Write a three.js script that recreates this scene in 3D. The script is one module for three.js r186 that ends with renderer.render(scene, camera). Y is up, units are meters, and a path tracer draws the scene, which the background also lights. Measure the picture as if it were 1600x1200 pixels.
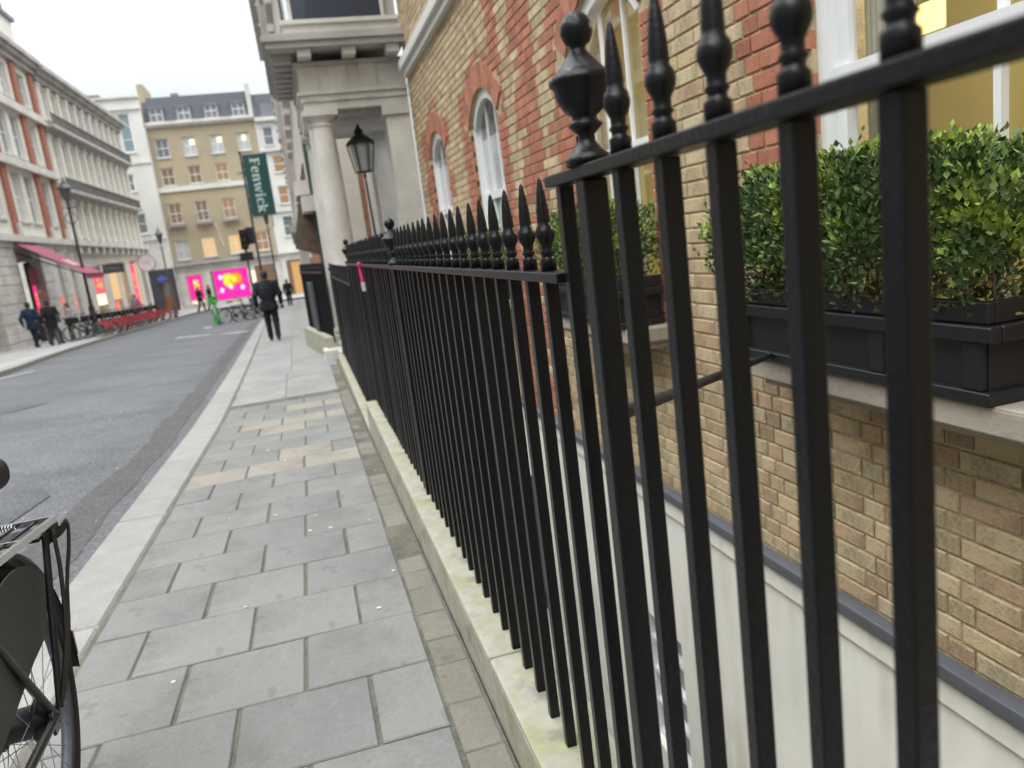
import * as THREE from 'three';
import { mergeGeometries } from 'three/addons/utils/BufferGeometryUtils.js';
import { RoundedBoxGeometry } from 'three/addons/geometries/RoundedBoxGeometry.js';

// ------------------------------------------------------------------ camera, sky, sun, exposure
const scene = new THREE.Scene();
const R = Math.PI / 180;
const camera = new THREE.PerspectiveCamera(53.13, 4 / 3, 0.05, 1200);
camera.position.set(0, 1.2, 0);
{
  const pitch = 10.94 * R, yaw = 14.08 * R;
  camera.lookAt(Math.sin(yaw) * Math.cos(pitch), 1.2 - Math.sin(pitch), -Math.cos(yaw) * Math.cos(pitch));
  camera.rotateZ(-7.15 * R);
  camera.focus = 1.7;
  camera.userData.fStop = 3.9;
}
camera.updateMatrixWorld(true);

let seed = 20240117;
function rnd() { seed = (seed * 1664525 + 1013904223) >>> 0; return seed / 4294967296; }
const rr = (a, b) => a + (b - a) * rnd();
const clamp = (x, a, b) => Math.min(b, Math.max(a, x));

// tileable value noise
function makeNoise(sd) {
  const P = new Float32Array(65536); let s = sd >>> 0;
  for (let i = 0; i < 65536; i++) { s = (s * 1664525 + 1013904223) >>> 0; P[i] = s / 4294967296; }
  const h = (x, y, p) => P[((((x % p) + p) % p) * 157 + (((y % p) + p) % p) * 4391 + p * 71) & 65535];
  const n = (x, y, p) => {
    const xi = Math.floor(x), yi = Math.floor(y), fx = x - xi, fy = y - yi;
    const u = fx * fx * (3 - 2 * fx), v = fy * fy * (3 - 2 * fy);
    return (h(xi, yi, p) * (1 - u) + h(xi + 1, yi, p) * u) * (1 - v) + (h(xi, yi + 1, p) * (1 - u) + h(xi + 1, yi + 1, p) * u) * v;
  };
  return (u, v, p, oct = 4, gain = 0.5) => {
    let a = 1, t = 0, w = 0;
    for (let i = 0; i < oct; i++) { t += a * n(u * p, v * p, p); w += a; a *= gain; p *= 2; }
    return t / w;
  };
}
const N1 = makeNoise(7), N2 = makeNoise(91), N3 = makeNoise(1234);

{ // overcast sky, brighter overhead, with soft cloud structure
  const W = 512, H = 256, d = new Float32Array(W * H * 4);
  for (let j = 0; j < H; j++) for (let i = 0; i < W; i++) {
    const el = (j + 0.5) / H * Math.PI - Math.PI / 2, s = Math.max(0, Math.sin(el));
    const c = N1(i / W, j / H * 0.5, 8, 5, 0.55);
    let L = (0.30 + 3.6 * Math.pow(s, 1.55)) * (0.68 + 0.64 * c);
    if (el < 0) L *= 0.55;
    const k = (j * W + i) * 4;
    d[k] = L * 0.955; d[k + 1] = L * 1.0; d[k + 2] = L * 1.03; d[k + 3] = 1;
  }
  const t = new THREE.DataTexture(d, W, H, THREE.RGBAFormat, THREE.FloatType);
  t.mapping = THREE.EquirectangularReflectionMapping; t.magFilter = THREE.LinearFilter; t.minFilter = THREE.LinearFilter;
  t.wrapS = THREE.RepeatWrapping; t.needsUpdate = true;
  scene.background = t; scene.environment = t;
}
const sun = new THREE.DirectionalLight(new THREE.Color().setRGB(1, 0.95, 0.88), 0.5);
sun.position.set(-22, 46, 12); sun.target.position.set(0, 0, -14); sun.castShadow = true; sun.shadow.radius = 40;
sun.shadow.mapSize.set(2048, 2048);
Object.assign(sun.shadow.camera, { left: -60, right: 60, top: 60, bottom: -60, near: 1, far: 160 });
scene.add(sun, sun.target);
const EXPOSURE = 1.52;

// ------------------------------------------------------------------ helpers
const counts = {};
function numbered(n) { const k = counts[n] = (counts[n] ?? -1) + 1; return k ? `${n}_${String(k).padStart(3, '0')}` : n; }
function tag(o, label, category, group) { o.userData.label = label; o.userData.category = category; if (group) o.userData.group = group; return o; }
function thing(name, label, category, pos = [0, 0, 0], turn = 0, group) {
  const o = new THREE.Group(); o.name = numbered(name); o.position.set(...pos); o.rotation.y = turn;
  scene.add(o); return tag(o, label, category, group);
}
function copyOf(o, label, pos, turn = 0) {
  const c = o.clone(); c.name = numbered(o.name.replace(/_\d{3}$/, '')); c.position.set(...pos); c.rotation.y = turn;
  if (label) c.userData = { ...o.userData, label }; else c.userData = { ...o.userData };
  scene.add(c); return c;
}
function boxUV(g, ou = 0, ov = 0) {
  const p = g.attributes.position, n = g.attributes.normal, uv = new Float32Array(p.count * 2);
  for (let i = 0; i < p.count; i++) {
    const ax = Math.abs(n.getX(i)), ay = Math.abs(n.getY(i)), az = Math.abs(n.getZ(i));
    let u, v;
    if (ay >= ax && ay >= az) { u = p.getX(i); v = p.getZ(i); }
    else if (ax >= az) { u = p.getZ(i); v = p.getY(i); }
    else { u = p.getX(i); v = p.getY(i); }
    uv[2 * i] = u + ou; uv[2 * i + 1] = v + ov;
  }
  g.setAttribute('uv', new THREE.BufferAttribute(uv, 2));
  return g;
}
function clean(g) {
  if (g.index) g = g.toNonIndexed();
  for (const k of Object.keys(g.attributes)) if (k !== 'position' && k !== 'normal') g.deleteAttribute(k);
  return g;
}
function mesh(name, g, mat, parent) {
  const m = new THREE.Mesh(g, mat); m.name = name; m.castShadow = m.receiveShadow = true; (parent ?? scene).add(m); return m;
}
class MB {
  constructor() { this.g = []; }
  add(g) { this.g.push(clean(g)); return this; }
  box(x0, x1, y0, y1, z0, z1, r = 0) {
    const w = Math.abs(x1 - x0), h = Math.abs(y1 - y0), d = Math.abs(z1 - z0);
    const g = r ? new RoundedBoxGeometry(w, h, d, 2, r) : new THREE.BoxGeometry(w, h, d);
    g.translate((x0 + x1) / 2, (y0 + y1) / 2, (z0 + z1) / 2); return this.add(g);
  }
  bar(a, b, r0, r1 = r0, seg = 8) {
    const A = new THREE.Vector3(...a), B = new THREE.Vector3(...b), L = A.distanceTo(B);
    const g = new THREE.CylinderGeometry(r1, r0, L, seg); g.translate(0, L / 2, 0);
    g.applyQuaternion(new THREE.Quaternion().setFromUnitVectors(new THREE.Vector3(0, 1, 0), B.clone().sub(A).normalize()));
    g.translate(...a); return this.add(g);
  }
  beam(a, b, w, h) { // rectangular bar from a to b, h is its upright thickness
    const A = new THREE.Vector3(...a), B = new THREE.Vector3(...b), L = A.distanceTo(B);
    const g = new THREE.BoxGeometry(w, h, L);
    const m = new THREE.Matrix4().lookAt(A, B, new THREE.Vector3(0, 1, 0)); g.applyMatrix4(m);
    g.translate((A.x + B.x) / 2, (A.y + B.y) / 2, (A.z + B.z) / 2); return this.add(g);
  }
  tube(pts, r, seg = 24, rs = 8, closed = false) {
    return this.add(new THREE.TubeGeometry(new THREE.CatmullRomCurve3(pts.map(p => new THREE.Vector3(...p)), closed), seg, r, rs, closed));
  }
  lathe(prof, x = 0, y = 0, z = 0, seg = 16) {
    const g = new THREE.LatheGeometry(prof.map(p => new THREE.Vector2(p[0], p[1])), seg); g.translate(x, y, z); return this.add(g);
  }
  ball(x, y, z, r, sy = 1, seg = 12) { const g = new THREE.SphereGeometry(r, seg, seg * 0.75 | 0); g.scale(1, sy, 1); g.translate(x, y, z); return this.add(g); }
  geo() { const g = mergeGeometries(this.g); return g; }
  build(name, mat, parent, kind) {
    const g = boxUV(this.geo()); const m = mesh(name, g, mat, parent); if (kind) m.userData.kind = kind; return m;
  }
}
// extruded wall in the plane of two axes with real openings; holes: [x0, x1, y0, y1] (+ arch rise)
function wallGeo(x0, x1, y0, y1, holes, depth) {
  const s = new THREE.Shape([[x0, y0], [x1, y0], [x1, y1], [x0, y1]].map(p => new THREE.Vector2(...p)));
  for (const h of holes) s.holes.push(holePath(h));
  return new THREE.ExtrudeGeometry(s, { depth, bevelEnabled: false, curveSegments: 8 });
}
function holePath(h) {
  const p = new THREE.Path(); p.moveTo(h[0], h[2]); p.lineTo(h[1], h[2]); p.lineTo(h[1], h[3]);
  if (h[4]) { const w = (h[1] - h[0]) / 2, r = (w * w + h[4] * h[4]) / (2 * h[4]), cy = h[3] + h[4] - r, a = Math.asin(w / r); p.absarc((h[0] + h[1]) / 2, cy, r, Math.PI / 2 - a, Math.PI / 2 + a, false); }
  else p.lineTo(h[0], h[3]);
  p.closePath(); return p;
}
// naive surface nets
function surfaceNet(b, cell, f) {
  const nx = Math.ceil((b[1] - b[0]) / cell) + 1, ny = Math.ceil((b[3] - b[2]) / cell) + 1, nz = Math.ceil((b[5] - b[4]) / cell) + 1;
  const v = new Float32Array(nx * ny * nz), id = (i, j, k) => (k * ny + j) * nx + i;
  for (let k = 0; k < nz; k++) for (let j = 0; j < ny; j++) for (let i = 0; i < nx; i++) v[id(i, j, k)] = f(b[0] + i * cell, b[2] + j * cell, b[4] + k * cell);
  const vi = new Int32Array(nx * ny * nz).fill(-1), pos = [], idx = [];
  const C = [[0, 0, 0], [1, 0, 0], [0, 1, 0], [1, 1, 0], [0, 0, 1], [1, 0, 1], [0, 1, 1], [1, 1, 1]];
  const E = [[0, 1], [2, 3], [4, 5], [6, 7], [0, 2], [1, 3], [4, 6], [5, 7], [0, 4], [1, 5], [2, 6], [3, 7]];
  for (let k = 0; k < nz - 1; k++) for (let j = 0; j < ny - 1; j++) for (let i = 0; i < nx - 1; i++) {
    const d = C.map(c => v[id(i + c[0], j + c[1], k + c[2])]); let neg = 0; for (const q of d) if (q < 0) neg++;
    if (neg === 0 || neg === 8) continue;
    let x = 0, y = 0, z = 0, n = 0;
    for (const [p, q] of E) if ((d[p] < 0) !== (d[q] < 0)) { const t = d[p] / (d[p] - d[q]); x += C[p][0] + t * (C[q][0] - C[p][0]); y += C[p][1] + t * (C[q][1] - C[p][1]); z += C[p][2] + t * (C[q][2] - C[p][2]); n++; }
    vi[id(i, j, k)] = pos.length / 3; pos.push(b[0] + (i + x / n) * cell, b[2] + (j + y / n) * cell, b[4] + (k + z / n) * cell);
  }
  const quad = (a, b2, c, d, flip) => { if (flip) idx.push(a, c, b2, a, d, c); else idx.push(a, b2, c, a, c, d); };
  for (let k = 1; k < nz - 1; k++) for (let j = 1; j < ny - 1; j++) for (let i = 1; i < nx - 1; i++) {
    const a = v[id(i, j, k)];
    if ((a < 0) !== (v[id(i + 1, j, k)] < 0)) quad(vi[id(i, j - 1, k - 1)], vi[id(i, j, k - 1)], vi[id(i, j, k)], vi[id(i, j - 1, k)], a >= 0);
    if ((a < 0) !== (v[id(i, j + 1, k)] < 0)) quad(vi[id(i - 1, j, k - 1)], vi[id(i - 1, j, k)], vi[id(i, j, k)], vi[id(i, j, k - 1)], a >= 0);
    if ((a < 0) !== (v[id(i, j, k + 1)] < 0)) quad(vi[id(i - 1, j - 1, k)], vi[id(i, j - 1, k)], vi[id(i, j, k)], vi[id(i - 1, j, k)], a >= 0);
  }
  const g = new THREE.BufferGeometry(); g.setAttribute('position', new THREE.Float32BufferAttribute(pos, 3)); g.setIndex(idx); g.computeVertexNormals();
  return g;
}

// ------------------------------------------------------------------ textures and materials
function dataTex(n, fn, srgb, size) {
  const d = new Uint8Array(n * n * 4);
  for (let j = 0; j < n; j++) for (let i = 0; i < n; i++) { const c = fn(i / n, j / n), k = (j * n + i) * 4; d[k] = clamp(c[0], 0, 1) * 255; d[k + 1] = clamp(c[1], 0, 1) * 255; d[k + 2] = clamp(c[2], 0, 1) * 255; d[k + 3] = 255; }
  const t = new THREE.DataTexture(d, n, n); t.wrapS = t.wrapT = THREE.RepeatWrapping; t.magFilter = THREE.LinearFilter; t.minFilter = THREE.LinearMipmapLinearFilter; t.generateMipmaps = true;
  if (srgb) t.colorSpace = THREE.SRGBColorSpace; t.repeat.set(1 / size, 1 / size); t.needsUpdate = true; return t;
}
const l2s = x => x <= 0.0031308 ? x * 12.92 : 1.055 * Math.pow(x, 1 / 2.4) - 0.055;
// colour noise texture round white (multiplies material colour): amount of coarse and fine variation, tint of the dark end
function tone(n, size, coarse, fine, p0 = 4, tint = [0, 0, 0], nz = N1) {
  return dataTex(n, (u, v) => {
    const a = nz(u, v, p0, 5, 0.6) - 0.5, b = N2(u, v, n >> 2, 2, 0.7) - 0.5, q = clamp(0.84 + a * coarse * 2 + b * fine * 2, 0, 1);
    return [l2s(clamp(q + tint[0] * a, 0, 1)), l2s(clamp(q + tint[1] * a, 0, 1)), l2s(clamp(q + tint[2] * a, 0, 1))];
  }, true, size);
}
const bumpFine = dataTex(512, (u, v) => { const q = 0.6 * N2(u, v, 96, 3, 0.7) + 0.4 * N1(u, v, 12, 4); return [q, q, q]; }, false, 0.6);
const bumpCoarse = dataTex(512, (u, v) => { const q = N3(u, v, 6, 6, 0.6); return [q, q, q]; }, false, 1.2);
const tStone = tone(512, 2.2, 0.28, 0.10, 4), tSlab = dataTex(512, (u, v) => { const a = N1(u, v, 3, 5, 0.6) - 0.5, b = N2(u, v, 128, 2, 0.7) - 0.5, g = N3(u, v, 22, 2, 0.5), e = clamp((N3(u, v, 4, 5, 0.65) - 0.56) * 5, 0, 1); let q = 0.86 + a * 0.5 + b * 0.22 - 0.14 * e; if (g > 0.83) q *= 0.82; if (g < 0.13) q *= 1.12; return [l2s(clamp(q + 0.02 * a, 0, 1)), l2s(clamp(q, 0, 1)), l2s(clamp(q - 0.03 * a - 0.02 * e, 0, 1))]; }, true, 1.3), tFine = tone(256, 0.5, 0.38, 0.24, 5);
const tWall = tone(512, 6, 0.16, 0.05, 3, [0, 0, -0.02], N3);
const tAsph = dataTex(1024, (u, v) => {
  const a = N3(u, v, 5, 5, 0.6) - 0.5, f = N2(u, v, 420, 1), f2 = N1(u, v, 200, 2, 0.8); let q = 0.6 + a * 0.4 + (f - 0.5) * 0.5 + (f2 - 0.5) * 0.6; if (f > 0.95) q += 0.4;
  return [l2s(clamp(q, 0, 1)), l2s(clamp(q, 0, 1)), l2s(clamp(q * 1.02, 0, 1))];
}, true, 3.2);
const tGranite = dataTex(512, (u, v) => { const f = N2(u, v, 150, 2, 0.8), a = N1(u, v, 5, 4) - 0.5; let q = 0.8 + (f - 0.5) * 0.55 + a * 0.2; return [l2s(clamp(q, 0, 1)), l2s(clamp(q * 0.985, 0, 1)), l2s(clamp(q * 0.96, 0, 1))]; }, true, 0.5);
const tMoss = dataTex(512, (u, v) => {
  const a = N3(u, v, 6, 6, 0.62), b = N2(u, v, 40, 3, 0.6), g = clamp((a - 0.46) * 5 + (b - 0.5), 0, 1), e = clamp((N1(u, v, 9, 5, 0.65) - 0.55) * 6, 0, 1);
  const q = 0.86 + (b - 0.5) * 0.3;
  return [l2s(q * (0.98 - 0.17 * g) * (1 - 0.3 * e)), l2s(q * (0.96 - 0.13 * g) * (1 - 0.3 * e)), l2s(q * (0.90 - 0.30 * g) * (1 - 0.28 * e))];
}, true, 0.9);
const tStreak = dataTex(512, (u, v) => { const a = N1(u, 0.15 + v * 0.06, 24, 4, 0.6) - 0.5, b = N3(u, v, 5, 5, 0.6) - 0.5, e = clamp((N2(u, v * 0.25, 16, 4) - 0.58) * 5, 0, 1); const q = 0.88 + a * 0.16 + b * 0.2; return [l2s(clamp(q * (1 - 0.16 * e), 0, 1)), l2s(clamp(q * (1 - 0.17 * e), 0, 1)), l2s(clamp(q * (0.985 - 0.24 * e), 0, 1))]; }, true, 2.6);
function std(r, g, b, rough = 0.85, o = {}) { const m = new THREE.MeshStandardMaterial({ roughness: rough, ...o }); m.color.setRGB(r, g, b); return m; }
function phys(r, g, b, rough, o = {}) { const m = new THREE.MeshPhysicalMaterial({ roughness: rough, ...o }); m.color.setRGB(r, g, b); return m; }
function glow(r, g, b, k) { const m = std(0.02, 0.02, 0.02, 0.6); m.emissive.setRGB(r, g, b); m.emissiveIntensity = k; return m; }
const bump = (t, s) => ({ bumpMap: t, bumpScale: s });
const M = {
  iron: phys(0.0045, 0.005, 0.0062, 0.34, { specularIntensity: 0.62, ...bump(bumpFine, 0.0012) }),
  ironFlat: std(0.008, 0.0085, 0.01, 0.55, bump(bumpFine, 0.0008)),
  asphalt: std(0.180, 0.182, 0.189, 0.85, { map: tAsph, ...bump(bumpFine, 0.006) }),
  asphaltDark: std(0.122, 0.118, 0.114, 0.8, { map: tAsph, ...bump(bumpFine, 0.007) }),
  asphaltPatch: std(0.150, 0.152, 0.16, 0.85, { map: tAsph, ...bump(bumpFine, 0.005) }),
  joint: std(0.135, 0.128, 0.10, 0.95, { map: tFine }),
  slabs: [[0.204, 0.201, 0.191], [0.197, 0.194, 0.185], [0.211, 0.207, 0.196], [0.190, 0.188, 0.180]].map(c => std(...c, 0.82, { map: tSlab, ...bump(bumpFine, 0.0016) })),
  slabPink: std(0.275, 0.247, 0.214, 0.85, { map: tSlab, ...bump(bumpFine, 0.0016) }),
  slabCream: std(0.29, 0.27, 0.228, 0.85, { map: tSlab, ...bump(bumpFine, 0.0016) }),
  concrete: std(0.28, 0.277, 0.265, 0.85, { map: tSlab, ...bump(bumpFine, 0.0015) }),
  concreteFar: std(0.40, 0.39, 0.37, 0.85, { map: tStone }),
  granite: [[0.315, 0.31, 0.298], [0.298, 0.295, 0.286], [0.333, 0.326, 0.312]].map(c => std(...c, 0.7, { map: tGranite, ...bump(bumpFine, 0.0012) })),
  sett: [[0.20, 0.182, 0.152], [0.192, 0.175, 0.146], [0.206, 0.187, 0.156], [0.195, 0.175, 0.143]].map(c => std(...c, 0.9, { map: tSlab, ...bump(bumpFine, 0.003) })),
  moss: std(0.42, 0.41, 0.355, 0.9, { map: tMoss, ...bump(bumpCoarse, 0.004) }),
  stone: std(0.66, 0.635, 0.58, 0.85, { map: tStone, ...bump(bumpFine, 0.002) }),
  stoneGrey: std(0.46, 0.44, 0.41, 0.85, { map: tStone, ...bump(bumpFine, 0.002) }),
  stucco: std(0.80, 0.765, 0.69, 0.85, { map: tStreak }),
  stuccoWarm: std(0.76, 0.71, 0.62, 0.85, { map: tWall }),
  whiteWall: std(0.70, 0.69, 0.645, 0.85, { map: tWall }),
  whiteGloss: phys(0.78, 0.785, 0.79, 0.35, { clearcoat: 0.3 }),
  render: phys(0.95, 0.93, 0.86, 0.55, { map: tStreak, ...bump(bumpCoarse, 0.003) }),
  lead: std(0.20, 0.205, 0.24, 0.6, { map: tStreak, ...bump(bumpCoarse, 0.006) }),
  slate: std(0.085, 0.09, 0.11, 0.6, { map: tFine }),
  mortar: std(0.56, 0.45, 0.29, 0.95, { map: tFine, ...bump(bumpFine, 0.002) }),
  stocks: [[0.57, 0.445, 0.265], [0.53, 0.405, 0.24], [0.60, 0.48, 0.295], [0.46, 0.335, 0.205], [0.56, 0.45, 0.285], [0.51, 0.36, 0.225]].map(c => std(...c, 0.92, { map: tFine, ...bump(bumpFine, 0.004) })),
  reds: [[0.45, 0.175, 0.10], [0.41, 0.155, 0.09], [0.475, 0.195, 0.115]].map(c => std(...c, 0.9, { map: tFine, ...bump(bumpFine, 0.003) })),
  redBrick: std(0.40, 0.15, 0.095, 0.9, { map: tFine }),
  yellowBrick: std(0.44, 0.365, 0.25, 0.9, { map: tWall, ...bump(bumpFine, 0.004) }),
  glassDark: phys(0.03, 0.034, 0.04, 0.06, { clearcoat: 1, clearcoatRoughness: 0.03 }),
  glassGrey: phys(0.16, 0.175, 0.185, 0.08, { clearcoat: 1, clearcoatRoughness: 0.03 }),
  glassPale: phys(0.46, 0.475, 0.46, 0.1, { clearcoat: 1, clearcoatRoughness: 0.04 }),
  pane: phys(1, 1, 1, 0.02, { transmission: 1, thickness: 0, ior: 1.5 }),
  navy: phys(0.018, 0.024, 0.045, 0.2, { clearcoat: 0.6 }),
  dark: std(0.02, 0.02, 0.022, 0.8),
  soil: std(0.05, 0.035, 0.022, 0.95, { map: tFine }),
  paintLine: std(0.48, 0.48, 0.465, 0.8, { map: tFine }),
  rubber: std(0.018, 0.018, 0.019, 0.75),
  blackPlastic: std(0.008, 0.009, 0.011, 0.45),
  alloy: std(0.55, 0.56, 0.58, 0.35, { metalness: 0.9 }),
  rimGrey: std(0.075, 0.08, 0.105, 0.5, { metalness: 0.3 }),
  chrome: std(0.75, 0.76, 0.78, 0.2, { metalness: 1 }),
  hireRed: phys(0.46, 0.05, 0.065, 0.4, { clearcoat: 0.3 }),
  green: phys(0.07, 0.42, 0.10, 0.4, { clearcoat: 0.3 }),
  skin: std(0.42, 0.25, 0.18, 0.6), skinRed: std(0.36, 0.19, 0.14, 0.6),
  hairDark: std(0.025, 0.02, 0.018, 0.7), hairGrey: std(0.12, 0.11, 0.1, 0.7),
  clothNavy: std(0.016, 0.02, 0.032, 0.9, { map: tFine }), clothBlack: std(0.015, 0.015, 0.018, 0.9, { map: tFine }),
  clothBlue: std(0.02, 0.045, 0.10, 0.9, { map: tFine }), clothJeans: std(0.08, 0.16, 0.27, 0.9, { map: tFine }),
  clothWhite: std(0.6, 0.55, 0.53, 0.9, { map: tFine }), clothPink: std(0.62, 0.36, 0.40, 0.9, { map: tFine }), clothGrey: std(0.06, 0.06, 0.065, 0.9),
  awning: std(0.36, 0.085, 0.14, 0.85, { map: tFine }),
  brownAwning: std(0.13, 0.095, 0.07, 0.85, { map: tFine }),
  door: std(0.30, 0.10, 0.03, 0.6), doorRed: std(0.12, 0.03, 0.025, 0.6), charcoal: std(0.045, 0.047, 0.058, 0.6),
  lit: glow(1.0, 0.55, 0.18, 0.46), litWarm: glow(1.0, 0.66, 0.28, 0.55), litPale: glow(1.0, 0.86, 0.6, 0.95), litBrown: glow(0.5, 0.31, 0.17, 0.26), litDim: glow(0.72, 0.42, 0.18, 0.33),
};

// ------------------------------------------------------------------ ground levels
const GD = [[-60, 1.86], [0, 0], [20, -0.62], [30, -0.92], [50, -1.45], [65, -1.72], [80, -1.85], [500, -1.85]];
function gy(z) { const d = -z; for (let i = 1; i < GD.length; i++) if (d <= GD[i][0]) { const [a, b] = [GD[i - 1], GD[i]]; return a[1] + (b[1] - a[1]) * (d - a[0]) / (b[0] - a[0]); } return -1.85; }
function lerpT(T, d) { if (d <= T[0][0]) return T[0][1]; for (let i = 1; i < T.length; i++) if (d <= T[i][0]) { const a = T[i - 1], b = T[i]; return a[1] + (b[1] - a[1]) * (d - a[0]) / (b[0] - a[0]); } return T[T.length - 1][1]; }
const KR = [[-20, -1.26], [8, -1.26], [14, -1.4], [20, -1.58], [30, -1.85], [45, -2.05], [66, -2.3]];      // right kerb, road side
const KL = [[-20, -7.0], [18, -7.0], [22, -7.25], [25, -7.6], [29, -7.95], [33, -8.15], [38, -8.15], [46, -8.05], [54, -7.95], [58, -7.7], [61, -6.9], [64, -5.0], [66, -3.0]];  // left kerb
const kr = z => lerpT(KR, -z), kl = z => lerpT(KL, -z);
const roadY = (x, z) => gy(z) - 0.1 + 0.14 * clamp((-1.3 - x) / 6, 0, 1) ;
const leftY = z => gy(z) + 0.15;
function sheet(name, zs, xa, xb, yf, nx, mat, kind = 'structure', parent) {
  const pos = [], idx = [], uv = [];
  zs.forEach((z, r) => { const a = xa(z), b = xb(z); for (let i = 0; i <= nx; i++) { const x = a + (b - a) * i / nx; pos.push(x, yf(x, z), z); uv.push(x, z); if (r && i) { const q = r * (nx + 1) + i, p = q - nx - 1; idx.push(p - 1, p, q - 1, p, q, q - 1); } } });
  const g = new THREE.BufferGeometry(); g.setAttribute('position', new THREE.Float32BufferAttribute(pos, 3)); g.setAttribute('uv', new THREE.Float32BufferAttribute(uv, 2)); g.setIndex(idx); g.computeVertexNormals();
  if (g.attributes.normal.getY(0) < 0) { for (let i = 0; i < idx.length; i += 3) [idx[i + 1], idx[i + 2]] = [idx[i + 2], idx[i + 1]]; g.setIndex(idx); g.computeVertexNormals(); }
  const m = mesh(name, g, mat, parent); if (kind) m.userData.kind = kind; return m;
}
const steps = (a, b, s) => { const r = []; const n = Math.max(1, Math.round(Math.abs(b - a) / s)); for (let i = 0; i <= n; i++) r.push(a + (b - a) * i / n); return r; };
sheet('ground', [40, 20, 0, -11, -20, -30, -50, -65, -80, -140, -500], () => -400, () => -0.6, (x, z) => gy(z) - 0.45, 4, M.asphaltDark);
sheet('ground', [-16.5, -20, -30, -50, -65, -80, -140, -500], () => -0.6, () => 400, (x, z) => gy(z) - 0.45, 4, M.asphaltDark).name = 'ground_001';
sheet('road', steps(14, -66, 1), z => kl(z) - 0.02, z => kr(z) + 0.02, roadY, 8, M.asphalt);
sheet('gutter', steps(14, -34, 0.12), z => kr(z) - 0.46 - 0.16 * clamp((z + 7) / 4, 0, 1) + 0.08 * (N2((z + 40) / 9, 0.3, 12, 4, 0.65) - 0.5) * 2, z => kr(z) - 0.2 + 0.06 * (N3((z + 40) / 7, 0.6, 12, 4, 0.65) - 0.5) * 2, (x, z) => roadY(x, z) + 0.004, 2, M.asphaltDark);
{ // reinstated trench patches in the carriageway
  const patch = (pts) => { const s = new THREE.Shape(pts.map(p => new THREE.Vector2(p[0], p[1]))); const g = new THREE.ShapeGeometry(s); const p = g.attributes.position, uv = g.attributes.uv; for (let i = 0; i < p.count; i++) { const x = p.getX(i), z = -p.getY(i); uv.setXY(i, x + 3.3, z + 1.7); p.setXYZ(i, x, roadY(x, z) + 0.008, z); } g.computeVertexNormals(); return g; };
  const m = mesh('road_patch', patch([[-3.4, 3.6], [-2.2, 4.4], [-2.05, 6.2], [-2.5, 7.2], [-3.3, 7.0], [-4.1, 5.0]]), M.asphaltPatch); m.userData.kind = 'structure';
  const m2 = mesh('road_patch_001', patch([[-5.5, 12], [-4.2, 12.4], [-4.0, 13.0], [-5.2, 12.9]]), M.asphaltPatch); m2.userData.kind = 'structure';
}
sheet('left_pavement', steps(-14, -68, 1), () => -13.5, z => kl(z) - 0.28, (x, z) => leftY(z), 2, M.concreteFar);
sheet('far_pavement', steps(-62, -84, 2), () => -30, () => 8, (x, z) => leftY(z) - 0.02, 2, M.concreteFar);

// right pavement: bed, flags, kerb, sett channel
const pave = sheet('pavement', steps(14, -66, 1), z => kr(z) + 0.27, z => z > -11.6 ? 0.305 : (z > -16 ? 0.5 : 0.7), (x, z) => gy(z) - (z > -8.9 ? 0.007 : z > -30 ? 0.007 : 0), 2, M.joint);
function slabGeo(w, d, h, c, ou, ov) { // flag with arrised top edge, top at y = 0
  const g = new THREE.BufferGeometry(), a = w / 2, b = d / 2, P = [];
  const ring = [[-a, -b], [a, -b], [a, b], [-a, b]], ri = [[-a + c, -b + c], [a - c, -b + c], [a - c, b - c], [-a + c, b - c]];
  const q = (p0, p1, p2, p3) => P.push(...p0, ...p2, ...p1, ...p0, ...p3, ...p2);
  for (let i = 0; i < 4; i++) { const j = (i + 1) % 4; q([ring[i][0], -h, ring[i][1]], [ring[j][0], -h, ring[j][1]], [ring[j][0], -c, ring[j][1]], [ring[i][0], -c, ring[i][1]]); q([ring[i][0], -c, ring[i][1]], [ring[j][0], -c, ring[j][1]], [ri[j][0], 0, ri[j][1]], [ri[i][0], 0, ri[i][1]]); }
  q([ri[0][0], 0, ri[0][1]], [ri[1][0], 0, ri[1][1]], [ri[2][0], 0, ri[2][1]], [ri[3][0], 0, ri[3][1]]);
  g.setAttribute('position', new THREE.Float32BufferAttribute(P, 3)); g.computeVertexNormals();
  return boxUV(g, ou, ov);
}
const SL = 0.031;
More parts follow.
